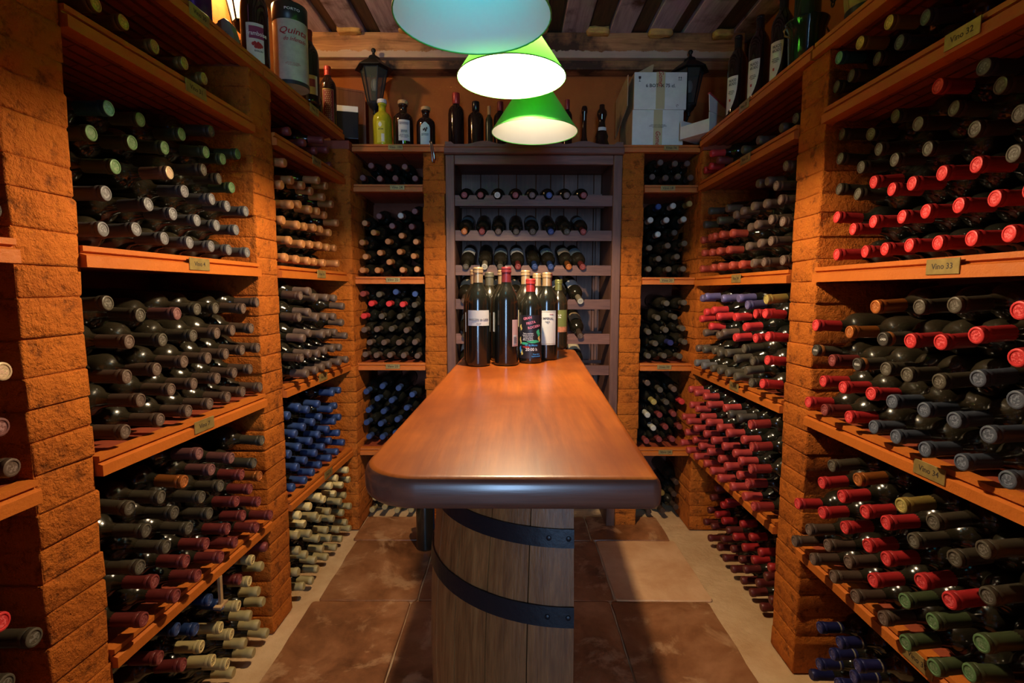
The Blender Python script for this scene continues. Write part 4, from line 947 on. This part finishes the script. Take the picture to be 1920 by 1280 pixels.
# ------------------------------------------------------------------ wall lanterns
def lantern(x, y, zc, label, ang, pane, bulb, arm, s_=1.0):
    L = thing('wall_lantern', label, 'lantern', (x, y, zc), 'black hexagonal wall lanterns')
    bi = M['black_iron']; a6 = [ang+k*PI/3 for k in range(6)]
    def hexlathe(prof, name, mat, par=L): return MB().lathe([(r_*s_, z_*s_) for r_, z_ in prof], 6, a0=ang, a1=ang+2*PI, m=mat).build(name, par)
    hexlathe([(.100, .062), (.100, .066), (.060, .096), (.036, .112), (.030, .126), (.018, .134), (.0001, .136)], 'roof', bi)
    MB().lathe([(r_*s_, z_*s_) for r_, z_ in [(.0001, .130), (.012, .134), (.008, .142), (.006, .150), (.011, .156), (.013, .163), (.009, .170), (.0001, .173)]], 12, m=bi, cap=False).build('finial', L, smooth='all')
    top, bot, zt, zb = .070*s_, .036*s_, .062*s_, -.105*s_
    for k in range(6):
        a = a6[k]; p0 = (bot*math.cos(a), bot*math.sin(a), zb); p1 = (top*math.cos(a), top*math.sin(a), zt)
        MB().tube([p0, p1], .0035*s_, 5, bi).build('frame_bar', L)
        a2 = a6[(k+1) % 6]; q0 = (bot*math.cos(a2), bot*math.sin(a2), zb); q1 = (top*math.cos(a2), top*math.sin(a2), zt)
        n_ = Vector(((math.cos(a)+math.cos(a2)), (math.sin(a)+math.sin(a2)), 0)).normalized()*.0012
        vs = [Vector(p)+n_*sg-Vector((math.cos(a), math.sin(a), 0)).lerp(Vector((math.cos(a2), math.sin(a2), 0)), .5)*.002 for sg in (-1, 1) for p in (p0, q0, q1, p1)]
        MB().add(vs, [(0, 1, 2, 3), (7, 6, 5, 4), (0, 4, 5, 1), (1, 5, 6, 2), (2, 6, 7, 3), (3, 7, 4, 0)], pane).build('glass_pane', L)
    hexlathe([(.036, -.112), (.040, -.104), (.036, -.100)], 'lower_ring', bi)
    MB().lathe([(r_*s_, z_*s_) for r_, z_ in [(.034, -.110), (.026, -.128), (.012, -.140), (.008, -.150), (.011, -.158), (.0001, -.166)]], 16, m=bi, cap=False).build('pendant_cup', L, smooth='all')
    MB().lathe([(r_*s_, z_*s_) for r_, z_ in [(.012, -.10), (.012, -.045), (.0001, -.045)]], 12, m=M['black_gloss'], cap=False).build('candle_tube', L)
    MB().lathe([(r_*s_, z_*s_) for r_, z_ in [(.008, -.044), (.017, -.022), (.017, -.002), (.010, .016), (.0001, .022)]], 12, m=bulb, cap=False).build('light_bulb', L, smooth='all')
    ax, ay = arm
    MB().tube([(0, 0, -.150*s_), (ax*.25, ay*.25, -.185*s_), (ax*.7, ay*.7, -.19*s_), (ax*.93, ay*.93, -.16*s_), (ax*.95, ay*.95, -.15*s_)], .007*s_, 8, bi).build('arm', L, smooth='all')
    w_ = Vector((ax, ay, 0)).normalized(); q = w_.to_track_quat('Z', 'Y').to_matrix()
    MB().lathe([(.034*s_, 0), (.034*s_, .006), (.026*s_, .011), (.0001, .012)], 16, c=(ax, ay, -.15*s_), tilt=q @ Matrix.Rotation(PI, 3, 'X'), m=bi, cap=False).build('wall_plate', L, smooth=True)
    return L
lantern(-.728, 2.80, 2.325, 'black hexagonal wall lantern with clear glass above the yellow liqueur bottle', 0, M['pane'], M['bulb_off'], (0, .178))
lantern(.930, 2.80, 2.320, 'black hexagonal wall lantern partly behind the white wine cartons', 0, M['pane'], M['bulb_off'], (0, .178))
lantern(-1.10, 2.20, 2.44, 'lit wall lantern glowing behind the raspberry bottle on the top left shelf', .3, M['lit_pane'], M['bulb_soft'], (-.115, 0), 1.15)

# ------------------------------------------------------------------ things on the top shelves
ZLs, ZRs, ZCs = .724+.0445+H, .699+.0445+H, .684+.0365+H
BURG = [(0, .006), (.024, .003), (.037, 0), (.0415, .003), (.042, .010), (.042, .150), (.040, .175), (.034, .200), (.026, .222), (.019, .245), (.0158, .262), (.0145, .285), (.0145, .300)]
o = MB().lathe([(.0001, 0), (.042, 0), (.043, .002), (.043, .30), (.041, .302), (.0001, .302)], 32, m=M['purple'], cap=False).build('gift_tube', smooth=True, loc=(-.952, 1.62, ZLs+.0005)); tag(o, 'shiny purple metallic gift tube at the left end of the top shelf', 'tube')
# grey moulded carrier
gp = thing('bottle_pourer', 'small grey plastic pourer body with a round eye, between purple tube and raspberry bottle', 'pourer', (-.925, 1.735, ZLs+.0005))
MB().prism(lambda u, a, z: (a, u, z), [(-.03, 0), (.03, 0), (.034, .045), (.022, .085), (.004, .098), (-.016, .088), (-.030, .05)], -.020, .020, M['grey_plastic']).build('body', gp, bevel=.005, smooth=True)
MB().lathe([(.009, -.0222), (.009, -.0195), (.0001, -.0195)], 14, c=(.008, 0, .045), tilt=Matrix.Rotation(PI/2, 3, 'X') @ Matrix.Rotation(PI, 3, 'X'), m=M['black_gloss'], cap=False).build('eye', gp)
MB().tube([(-.028, 0, .02), (-.045, 0, .05), (-.035, 0, .08), (-.012, 0, .088)], .006, 8, M['grey_plastic']).build('handle', gp, smooth='all')
def face(o, ang=None):
    x, y = o.location.x, o.location.y; o.rotation_euler.z = math.atan2(-x, y) if ang is None else ang
o = upright(0, 0, ZLs, 'dark raspberry liqueur bottle with white and purple label on the top left shelf', None, '', .0445, .345, 'liquor', xy=(-.888, 1.85), prof=[(a*.0382/.042, z) for a, z in BURG], group='bottles on the top left shelf', name='liqueur_bottle'); face(o, .42)
pl = patch(.0449, -.62, .66, .002, .128, M['paper'], o); pp = patch(.0451, -.40, .66, .078, .118, M['paper_purple'], pl, 'purple_panel'); text_on('fram', cyl(.0453, .16, .094), M['ink_white'], pp, sx=.8)
for (a_, z_) in ((-.12, .060), (.0, .063), (.12, .059), (.24, .063), (.36, .060), (.05, .052), (.2, .052), (.33, .053), (.46, .056)):
    patch(.0451, a_-.12, a_+.12, z_-.006, z_+.006, M['ink_red'], pl, 'raspberry_print', 8, shape=lambda zf, a0, a1: ((a0+a1)/2-(a1-a0)/2*math.sin(PI*(.1+.8*zf)), (a0+a1)/2+(a1-a0)/2*math.sin(PI*(.1+.8*zf))))
text_on('lind', cyl(.0451, .25, .038), M['ink'], pl)
MB().lathe([(.0001, .372), (.0175, .372), (.018, .371), (.0175, .31), (.0169, .309)], 20, m=metal_gold, cap=False).build('screw_cap', o, smooth=True)
# canister
cn = thing('port_canister', 'tall pale cylindrical port canister with dark lid and red script on the top shelf', 'canister', (-.845, 2.04, ZLs+.0005)); cn.scale = (1, 1, .75); cn.rotation_euler.z = math.atan2(.845, 2.04)
MB().lathe([(.0001, .0), (.061, 0), (.0625, .002), (.0615, .012), (.0615, .345), (.0001, .345)], 48, m=M['tin'], cap=False).build('tube', cn, smooth=True)
MB().lathe([(.0622, .305), (.063, .306), (.063, .386), (.0615, .389), (.058, .386), (.0001, .385)], 48, m=simple('dark_lid', (.02, .028, .026), .35, .2), cap=False).build('lid', cn, smooth=True)
MB().lathe([(.0617, .0), (.0632, .0), (.0632, .018), (.0617, .019)], 48, m=simple('dark_foot', (.03, .035, .03), .4), cap=False).build('foot_ring', cn, smooth=True)
text_on('q1', cyl(.0616, .22, .250), M['ink_red'], cn, 'script', sx=.9, shear=.25); text_on('q2', cyl(.0616, .30, .212), M['ink_red'], cn, 'script', sx=.62, shear=.25); text_on('porto', cyl(.0632, .15, .352), M['ink_white'], cn, 'script')
text_on('lines', cyl(.0616, .1, .095), M['ink_red'], cn, 'script')
MB().lathe([(.0200, .389), (.0205, .390), (.0205, .42), (.0195, .421), (.0001, .421)], 20, m=M['black_gloss'], cap=False).build('knob', cn, smooth=True)
o = upright(0, 0, ZLs, 'dark-capped bottle with small cream label, half hidden right of the canister', metal_wine, 'wine red', xy=(-.838, 2.20), h_=.29, name='wine_bottle', group='bottles on the top left shelf'); face(o, .2)
patch(.0385, -.5, 1.0, .03, .105, M['paper_cream'], o); patch(.0387, .1, .7, .06, .09, M['paper_purple'], o, 'purple_seal')
o = upright(0, 0, ZLs, 'red-capped bottle close to the wall behind the cream-labelled bottle on the top left shelf', metal_red, 'red', xy=(-.905, 2.33), h_=.315, name='wine_bottle', group='bottles on the top left shelf')
o = upright(0, 0, ZLs, 'brown bottle with red capsule and long gilt-framed patterned label near the black box', metal_red, 'red', xy=(-.868, 2.50), r=.0375, h_=.275, glass='liquor', name='wine_bottle', group='bottles on the top left shelf', cz=.23); face(o, .33)
pl = patch(.0378, -.72, .72, .008, .165, M['brass'], o); pl2 = patch(.0380, -.66, .66, .012, .161, M['paper_red'], pl, 'red_panel'); text_on('star', cyl(.0382, 0, .135), M['paper_cream'], pl2, sx=1.1); text_on('star', cyl(.0382, 0, .09), M['paper_cream'], pl2, sx=1.1); text_on('star', cyl(.0382, 0, .045), M['paper_cream'], pl2, sx=1.1)
o = upright(0, 0, ZLs, 'short dusty bottle almost hidden left of the gilt-labelled bottle', None, '', .03, .15, 'glass_dusty', xy=(-.90, 2.42), name='wine_bottle', group='bottles on the top left shelf')
bb = thing('gift_box', 'black box with white top band in the far left corner of the top shelf', 'box', (-.865, 2.72, ZLs+.0005), rz=.25)
MB().box(wd, -.07, .07, -.06, .06, 0, .155, M['black_gloss']).build('body', bb, bevel=.002)
MB().box(wd, -.0708, .0708, -.0608, .0608, .130, .158, M['white_card']).build('band', bb, bevel=.001)
wb = thing('wine_case', 'upright brown wooden wine case with hand slot behind the black box', 'case', (-.93, 2.845, ZLs+.0005), rz=.42)
MB().box(wd, -.13, .13, .035, .045, 0, .30, M['box_wood']).box(wd, -.13, -.12, -.045, .035, 0, .30, M['box_wood']).box(wd, -.12, .12, -.045, .035, 0, .01, M['box_wood']).box(wd, -.12, .12, -.045, .035, .29, .30, M['box_wood']).build('frame', wb)
MB().box(wd, .12, .13, -.045, .035, .0, .30, M['box_wood']).build('side', wb)
MB().box(wd, .1302, .1312, -.03, .02, .20, .225, M['black_gloss']).build('hand_slot', wb)
MB().box(wd, -.119, .119, -.044, -.038, .011, .289, M['box_wood']).build('front_board', wb)
# far left ledge
SQ = [(0, .004), (.030, 0), (.036, .002), (.0378, .008), (.0382, .130), (.036, .150), (.028, .165), (.018, .174), (.0145, .180), (.0142, .206), (.0170, .208), (.0172, .216), (.0142, .218)]
def liq(px, pyb, pyt, label, glass, lab, **k):
    q = onY(px, pyb, 2.66); top = onY(px, pyt, 2.66)[2]; hh = top-ZCs
    me = MB().lathe([(a, z*hh/.236) for a, z in SQ], 32, m=glass, cap=False).mesh('liqueur_bottle', smooth='all')
    o = link('liqueur_bottle', me, loc=(q[0], 2.66, ZCs+.0008)); tag(o, label, 'bottle', 'liqueur bottles on the ledge at the far left'); o.rotation_euler.z = math.atan2(-q[0], 2.66)
    MB().lathe([(.0001, .236), (.0185, .236), (.0195, .231), (.0195, .222), (.0185, .218), (.0146, .217)], 20, m=k.get('cork', M['cork']), cap=False).build('stopper', o, smooth=True).scale = (1, 1, hh/.236)
    o.scale = (k.get('r', 1), k.get('r', 1), 1)
    return o, hh
o, hh = liq(718, 270, 188, 'bright yellow liqueur bottle with yellow label at the far left ledge', M['yellow_glass'], 0, r=1.24, cork=M['white_card'])
pl = patch(.0386, -.62, .25, .012, .118, M['paper_yellow'], o); patch(.0388, -.44, -.08, .088, .112, M['paper'], pl, 'round_seal', shape=lambda zf, a0, a1: ((a0+a1)/2-(a1-a0)/2*math.sin(PI*(.06+.88*zf)), (a0+a1)/2+(a1-a0)/2*math.sin(PI*(.06+.88*zf)))); patch(.0388, -.15, .15, .018, .056, M['paper'], pl, 'barcode_label'); text_on('lic', cyl(.0388, -.2, .078), M['ink'], pl, sx=.8)
o, hh = liq(757, 270, 190, 'dark liqueur bottle with square cream back label, middle of the far left ledge', M['liquor'], 0, r=1.34)
pl = patch(.0386, -.50, .62, .022, .122, M['paper'], o); text_on('patx', cyl(.0388, .05, .105), M['ink'], pl); text_on('bar', cyl(.0388, .05, .068), M['ink'], pl, sx=.55); text_on('lines', cyl(.0388, .05, .045), M['ink'], pl, sx=.7)
o, hh = liq(799, 270, 202, 'dark liqueur bottle with arched pale blue label, right end of the far left ledge', M['liquor'], 0, r=1.24)
pl = patch(.0386, -.62, .42, .004, .112, simple('pale_blue_label', (.42, .58, .60), .7), o, shape=lambda zf, a0, a1: ((a0+a1)/2-(a1-a0)/2*min(1, math.sqrt(max(.02, (1-zf)*5))), (a0+a1)/2+(a1-a0)/2*min(1, math.sqrt(max(.02, (1-zf)*5)))))
text_on('patx', cyl(.0388, -.1, .052), M['ink'], pl, sx=.85)
for a_, z_ in ((-.25, .075), (-.12, .079), (.0, .074), (.08, .082), (-.05, .070)): patch(.0388, a_-.07, a_+.07, z_-.005, z_+.005, M['ink'], pl, 'berry_print', 6)
# bottle opener hanging at the pillar
hk = MB().tube([(0, 0, 0), (.004, -.004, -.012), (.012, -.006, -.045), (.018, -.006, -.085), (.014, -.006, -.105), (.006, -.006, -.10), (.004, -.006, -.06), (-.002, -.005, -.02), (-.006, -.002, .0)], .0038, 8, M['steel']).build('bottle_opener', smooth='all', loc=(-.398, 2.574, 1.965)); tag(hk, 'steel bottle opener hanging at the front of the pillar beside the liqueur bottles', 'opener')
# on top of the dark rack
ZK = CT+.0385
TALL = [(0, .004), (.032, 0), (.0345, .004), (.035, .02), (.035, .150), (.033, .165), (.026, .175), (.016, .182), (.014, .19), (.014, .225)]
def tallb(px, pyt, label, glass, cap=None, prof=TALL, r=1, Y=2.76):
    x = onY(px, pyt, Y)[0]; hh = onY(px, pyt, Y)[2]-ZK
    me = MB().lathe([(a*r, z*hh/.225) for a, z in prof], 28, m=glass, cap=False).mesh('liqueur_bottle', smooth='all')
    o = link('liqueur_bottle', me, loc=(x, Y, ZK+.0006)); tag(o, label, 'bottle', 'bottles standing on top of the dark rack')
    if cap: MB().lathe([(.0001, .226), (.0155, .226), (.0162, .222), (.0162, .188), (.0145, .186)], 18, m=cap, cap=False).build('capsule', o, smooth=True).scale = (r, r, hh/.225)
    return o, hh
tallb(855, 176, 'square-shouldered dark bottle with bright red cap on the dark rack', M['liquor'], metal_red, r=1.2)
tallb(892, 192, 'square-shouldered dark bottle without capsule, second on the dark rack', M['liquor'], M['black_gloss'], r=1.2)
tallb(917, 200, 'slim pale-labelled bottle, third on the dark rack', M['green_glass'], M['cork'], r=.55)
tallb(938, 192, 'dark bottle with red neck partly behind the hanging lamps', M['liquor'], metal_wine, r=1.0)
tallb(1064, 188, 'dark bottle just right of the farthest lamp on the dark rack', M['liquor'], metal_wine, r=.75)
DEC = [(0, .004), (.030, 0), (.046, .004), (.047, .020), (.038, .040), (.024, .060), (.016, .085), (.0135, .12), (.0135, .19), (.0175, .195), (.0175, .215), (.0135, .225)]
o, hh = tallb(1096, 200, 'long-necked decanter-like bottle with small crest on the dark rack', M['liquor'], None, DEC, r=.9)
patch(.0480, -.4, .4, .008, .018, M['paper'], o)
TW = [(0, .004), (.034, 0), (.047, .006), (.048, .03), (.036, .055), (.030, .070), (.033, .085), (.026, .105), (.019, .125), (.016, .15), (.019, .165), (.025, .18), (.024, .195), (.014, .208), (.0125, .225)]
o, hh = tallb(1129, 197, 'squat dark bottle with bulbous stepped neck, right end of the dark rack', M['liquor'], None, TW, r=1.05)
patch(.0262*1.0, -.9, .9, .100*hh/.225*1.0, .122*hh/.225, M['paper'], o)
# white cartons
def carton(name, x0, x1, z0, z1, y0, y1, label, seam=True):
    b_ = thing(name, label, 'box', ((x0+x1)/2, (y0+y1)/2, z0), 'white wine cartons stacked at the far right')
    cx, cy = (x0+x1)/2, (y0+y1)/2; t_ = .003
    f2 = lambda x, y, z: (x-cx, y-cy, z-z0)
    bd = MB().box(f2, x0, x1, y0, y1, z0, z1, M['carton']).build('body', b_, bevel=.0025, segs=2)
    MB().box(f2, x0-.0012, x0-.0002, y0+.004, y1-.004, z0+.003, z1-.003, M['carton_brown']).build('side_panel', b_)
    tx0, tx1 = cx-.022, cx+.022
    MB().box(f2, tx0, tx1, y0-.0012, y0-.0001, z0+.002, z1+.0005, M['tape']).build('tape_strip', b_)
    return b_, f2, cx
x0, x1 = .598, .852; zc0 = ZCs+.002; z1c = zc0+.178; z2c = z1c+.178
bA, fA, cx = carton('wine_carton', x0, x1, zc0, z1c, 2.635, 2.93, 'lower white wine carton of the pair with small printed lines')
text_on('lines', lambda x, y, e: fA(cx+x, 2.6335-e, zc0+.10+y), M['ink'], bA, sx=1.6); text_on('gom', lambda x, y, e: fA(cx+x, 2.6335-e, zc0+.035+y), M['ink_red'], bA, rot=-PI/2, sx=.8, shear=.2)
bB, fB, cx2 = carton('wine_carton', x0+.004, x1+.010, z1c+.0006, z2c, 2.632, 2.93, 'upper white wine carton reading 6 BOT. X 75 cl., flap sticking up')
text_on('box1', lambda x, y, e: fB(cx2+x, 2.6305-e, z2c-.065+y), M['ink'], bB); text_on('gom', lambda x, y, e: fB(cx2+x, 2.6305-e, z2c-.032+y), M['ink_red'], bB, rot=-PI/2, sx=.75, shear=.2)
# printed signs: glass and up arrows, recycling ring
gx, gz = x0+.030, z2c-.030
MB().add([fB(gx+a, 2.6306, gz+c) for a, c in ((-.006, .01), (.006, .01), (.006, .0), (.001, -.004), (.001, -.013), (.005, -.014), (.005, -.0155), (-.005, -.0155), (-.005, -.014), (-.001, -.013), (-.001, -.004), (-.006, 0))], [tuple(range(12))], M['ink']).build('glass_sign', bB)
gx = x1-.025
m = MB()
for dx in (-.005, .005): m.add([fB(gx+dx+a, 2.6306, gz+c) for a, c in ((-.001, -.006), (.001, -.006), (.001, .002), (.004, .002), (0, .009), (-.004, .002), (-.001, .002))], [tuple(range(7))], M['ink'])
m.add([fB(gx+a, 2.6306, gz+c) for a, c in ((-.009, -.009), (.009, -.009), (.009, -.007), (-.009, -.007))], [(0, 1, 2, 3)], M['ink']); m.build('this_way_up_sign', bB)
MB().add([fB(x1-.035+.006*math.cos(k)*q_, 2.6306, z1c+.018+.006*math.sin(k)*q_) for q_ in (1, .7) for k in [j*.6 for j in range(9)]], [(j, j+1, j+10, j+9) for j in range(8)], M['ink']).build('recycling_sign', bB)
MB().prism(lambda u, a, z: fB(a, u, z), [(x0+.02, z2c), (x0+.10, z2c+.012), (x0+.105, z2c+.048), (x0+.098, z2c+.047), (x0+.02, z2c+.006)], 2.66, 2.80, M['carton_brown']).build('flap', bB)
MB().prism(lambda u, a, z: fB(x0+u, a, z), [(2.64, z1c+.02), (2.93, z1c-.05), (2.93, z2c-.03), (2.64, z2c-.01)], -.028, -.024, M['carton_brown']).build('open_side_flap', bB)
# torn low carton lying across the corner
tc = thing('torn_carton', 'low torn white carton with red edges lying in the right corner', 'box', (1.0, 2.62, ZRs+.001), rz=.62)
def tp(n_, m_, mat, **k): return m_.build(n_, tc, **k)
MB().box(wd, -.16, .16, -.08, .08, 0, .004, M['carton']).build('bottom', tc)
def panel(nm, pts, y, th, mat):
    n_ = len(pts); vs = [(a, y, c) for a, c in pts]+[(a, y+th, c) for a, c in pts]
    MB().add(vs, [tuple(range(n_)), tuple(range(2*n_-1, n_-1, -1))]+[(i, (i+1) % n_, (i+1) % n_+n_, i+n_) for i in range(n_)], mat).build(nm, tc)
panel('front_panel', [(-.16, .004), (.16, .004), (.16, .12), (-.16, .09)], -.08, .004, M['carton'])
panel('lid_panel', [(-.165, .092), (-.06, .085), (.165, .125), (.168, .175), (-.04, .125), (-.172, .165)], -.084, .004, M['carton'])
panel('red_edge', [(-.172, .1652), (-.04, .1252), (.168, .1752), (.168, .186), (-.04, .132), (-.172, .172)], -.087, .012, simple('red_card_edge', (.42, .05, .05), .6))
panel('rear_panel', [(-.16, .004), (.16, .004), (.16, .10), (-.16, .09)], .076, .004, M['carton'])
MB().box(wd, -.16, -.156, -.076, .076, .004, .06, M['carton']).build('end_panel', tc); MB().box(wd, .156, .16, -.076, .076, .004, .075, M['carton']).build('end_panel', tc)
# three palace bottles on the right top shelf, bucket with a green bottle, wooden keg
for i, (px, py, nm) in enumerate(((1378, 214, 'farthest'), (1424, 188, 'middle'), (1468, 160, 'nearest'))):
    q = onZ(px, py, ZRs); y_ = q[1]+.02; x_ = max(q[0], .945)
    o = upright(0, 0, ZRs, '%s of three black bottles with pale half-oval labels on the top right shelf' % nm, M['black_gloss'], 'black', .0385, .318, 'liquor', xy=(x_, y_), name='wine_bottle', group='black bottles with half-oval labels'); face(o, math.atan2(-x_, y_)-.35)
    pl = patch(.0388, -.85, .45, .002, .150, M['paper'], o, shape=lambda zf, a0, a1: (a0, a0+(a1-a0)*math.sqrt(max(.03, 1-(1-zf)**2.2))), seg=12)
    text_on('pala', cyl(.0390, -.12, .125), M['ink'], pl, sx=.5); text_on('lines', cyl(.0390, -.2, .085), M['ink'], pl, sx=.5)
    patch(.0390, -.42, -.24, .050, .060, M['ink_red'], pl, 'red_seal', 6)
    MB().lathe([(.0163, .262), (.0167, .263), (.0163, .266)], 20, m=M['paper'], cap=False).build('neck_ring', o, smooth=True)
q = onZ(1517, 128, ZRs)
bk = thing('ice_bucket', 'dark flared ice bucket on the top right shelf, bottle standing in it', 'bucket', (.985, q[1]+.02, ZRs+.0006))
MB().lathe([(.0001, .002), (.046, 0), (.050, .004), (.056, .120), (.066, .148), (.068, .152), (.066, .155), (.058, .150), (.052, .118), (.046, .008), (.0001, .008)], 36, m=M['demijohn'], cap=False).build('bowl', bk, smooth='all')
for sx_ in (-1, 1): MB().tube([(sx_*.055, 0, .105), (sx_*.072, 0, .11), (sx_*.076, 0, .125), (sx_*.066, 0, .140)], .003, 8, M['brass']).build('handle', bk, smooth='all')
o = upright(0, 0, ZRs+.009, 'tall dark green bottle standing in the flared ice bucket', M['demijohn'], 'dark green', .040, .36, 'demijohn', xy=(.985, q[1]+.02), name='wine_bottle', group='bottles on the top right shelf')
kg = thing('wooden_keg', 'small upright wooden keg on the top right shelf by the picture edge', 'keg', (1.0, 1.50, ZRs+.0006))
kw = simple('keg_wood', (.30, .19, .06), .6, var=.3)
for k in range(12):
    a0, a1 = 2*PI*k/12+.01, 2*PI*(k+1)/12-.01
    MB().lathe([(.060, 0), (.070, .07), (.073, .12), (.070, .17), (.060, .24), (.050, .24), (.060, .12), (.050, 0), (.060, 0)], 3, a0=a0, a1=a1, m=kw, cap=False).build('stave', kg, smooth=True)
for z_ in (.03, .21): MB().lathe([(.0655, z_-.008), (.0668, z_-.008), (.0668, z_+.008), (.0655, z_+.008)], 30, m=M['iron'], cap=False).build('hoop', kg, smooth=True)
MB().lathe([(.0001, .225), (.056, .225), (.056, .23), (.0001, .23)], 24, m=kw, cap=False).build('head', kg)
ch = thing('black_chain', 'short black chain hanging beside the wooden keg', 'chain', (.955, 1.612, ZRs+.18))
MB().tube([(0, 0, .02), (.0, 0, .60-.18-.02+.02)], .0015, 6, M['black_iron']).build('cord', ch)
for k in range(6):
    R_ = Matrix.Rotation(PI/2*(k % 2), 3, 'Z')
    MB().tube([tuple(R_ @ Vector((.007*math.cos(a), 0, -.013*k+.011*math.sin(a)))) for a in [j*PI/6 for j in range(13)]], .0025, 6, M['black_iron']).build('chain_link', ch, smooth='all')
# ------------------------------------------------------------------ bottles standing on the floor by the barrel, loose stake of wood
o = upright(0, 0, 0, 'black bottle standing on the floor left of the barrel, reflecting the light', metal_dark, 'dark', .044, .33, 'glass_clean', xy=(-.415, 2.36), name='wine_bottle', group='bottles standing on the floor')
o = upright(0, 0, 0, 'bottle with blue label on the floor, mostly hidden behind the barrel', metal_dark, 'dark', .042, .32, 'glass_clean', xy=(-.325, 2.42), name='wine_bottle', group='bottles standing on the floor'); patch(.0424, -1.0, 1.0, .06, .20, simple('navy_label', (.03, .05, .12), .5), o)
# name tag of wood hanging under the lowest left shelf
p_ = onY(418, 1065, 1.42)
o = MB().box(wd, -.004, .004, -.006, .006, 0, .085, M['cork']).box(wd, -.012, .010, -.02, .02, -.006, 0, M['cork']).build('wooden_peg', loc=(-.862, 1.43, .3115)); tag(o, 'small wooden peg hanging under the lowest shelf of the nearest left bay', 'peg')
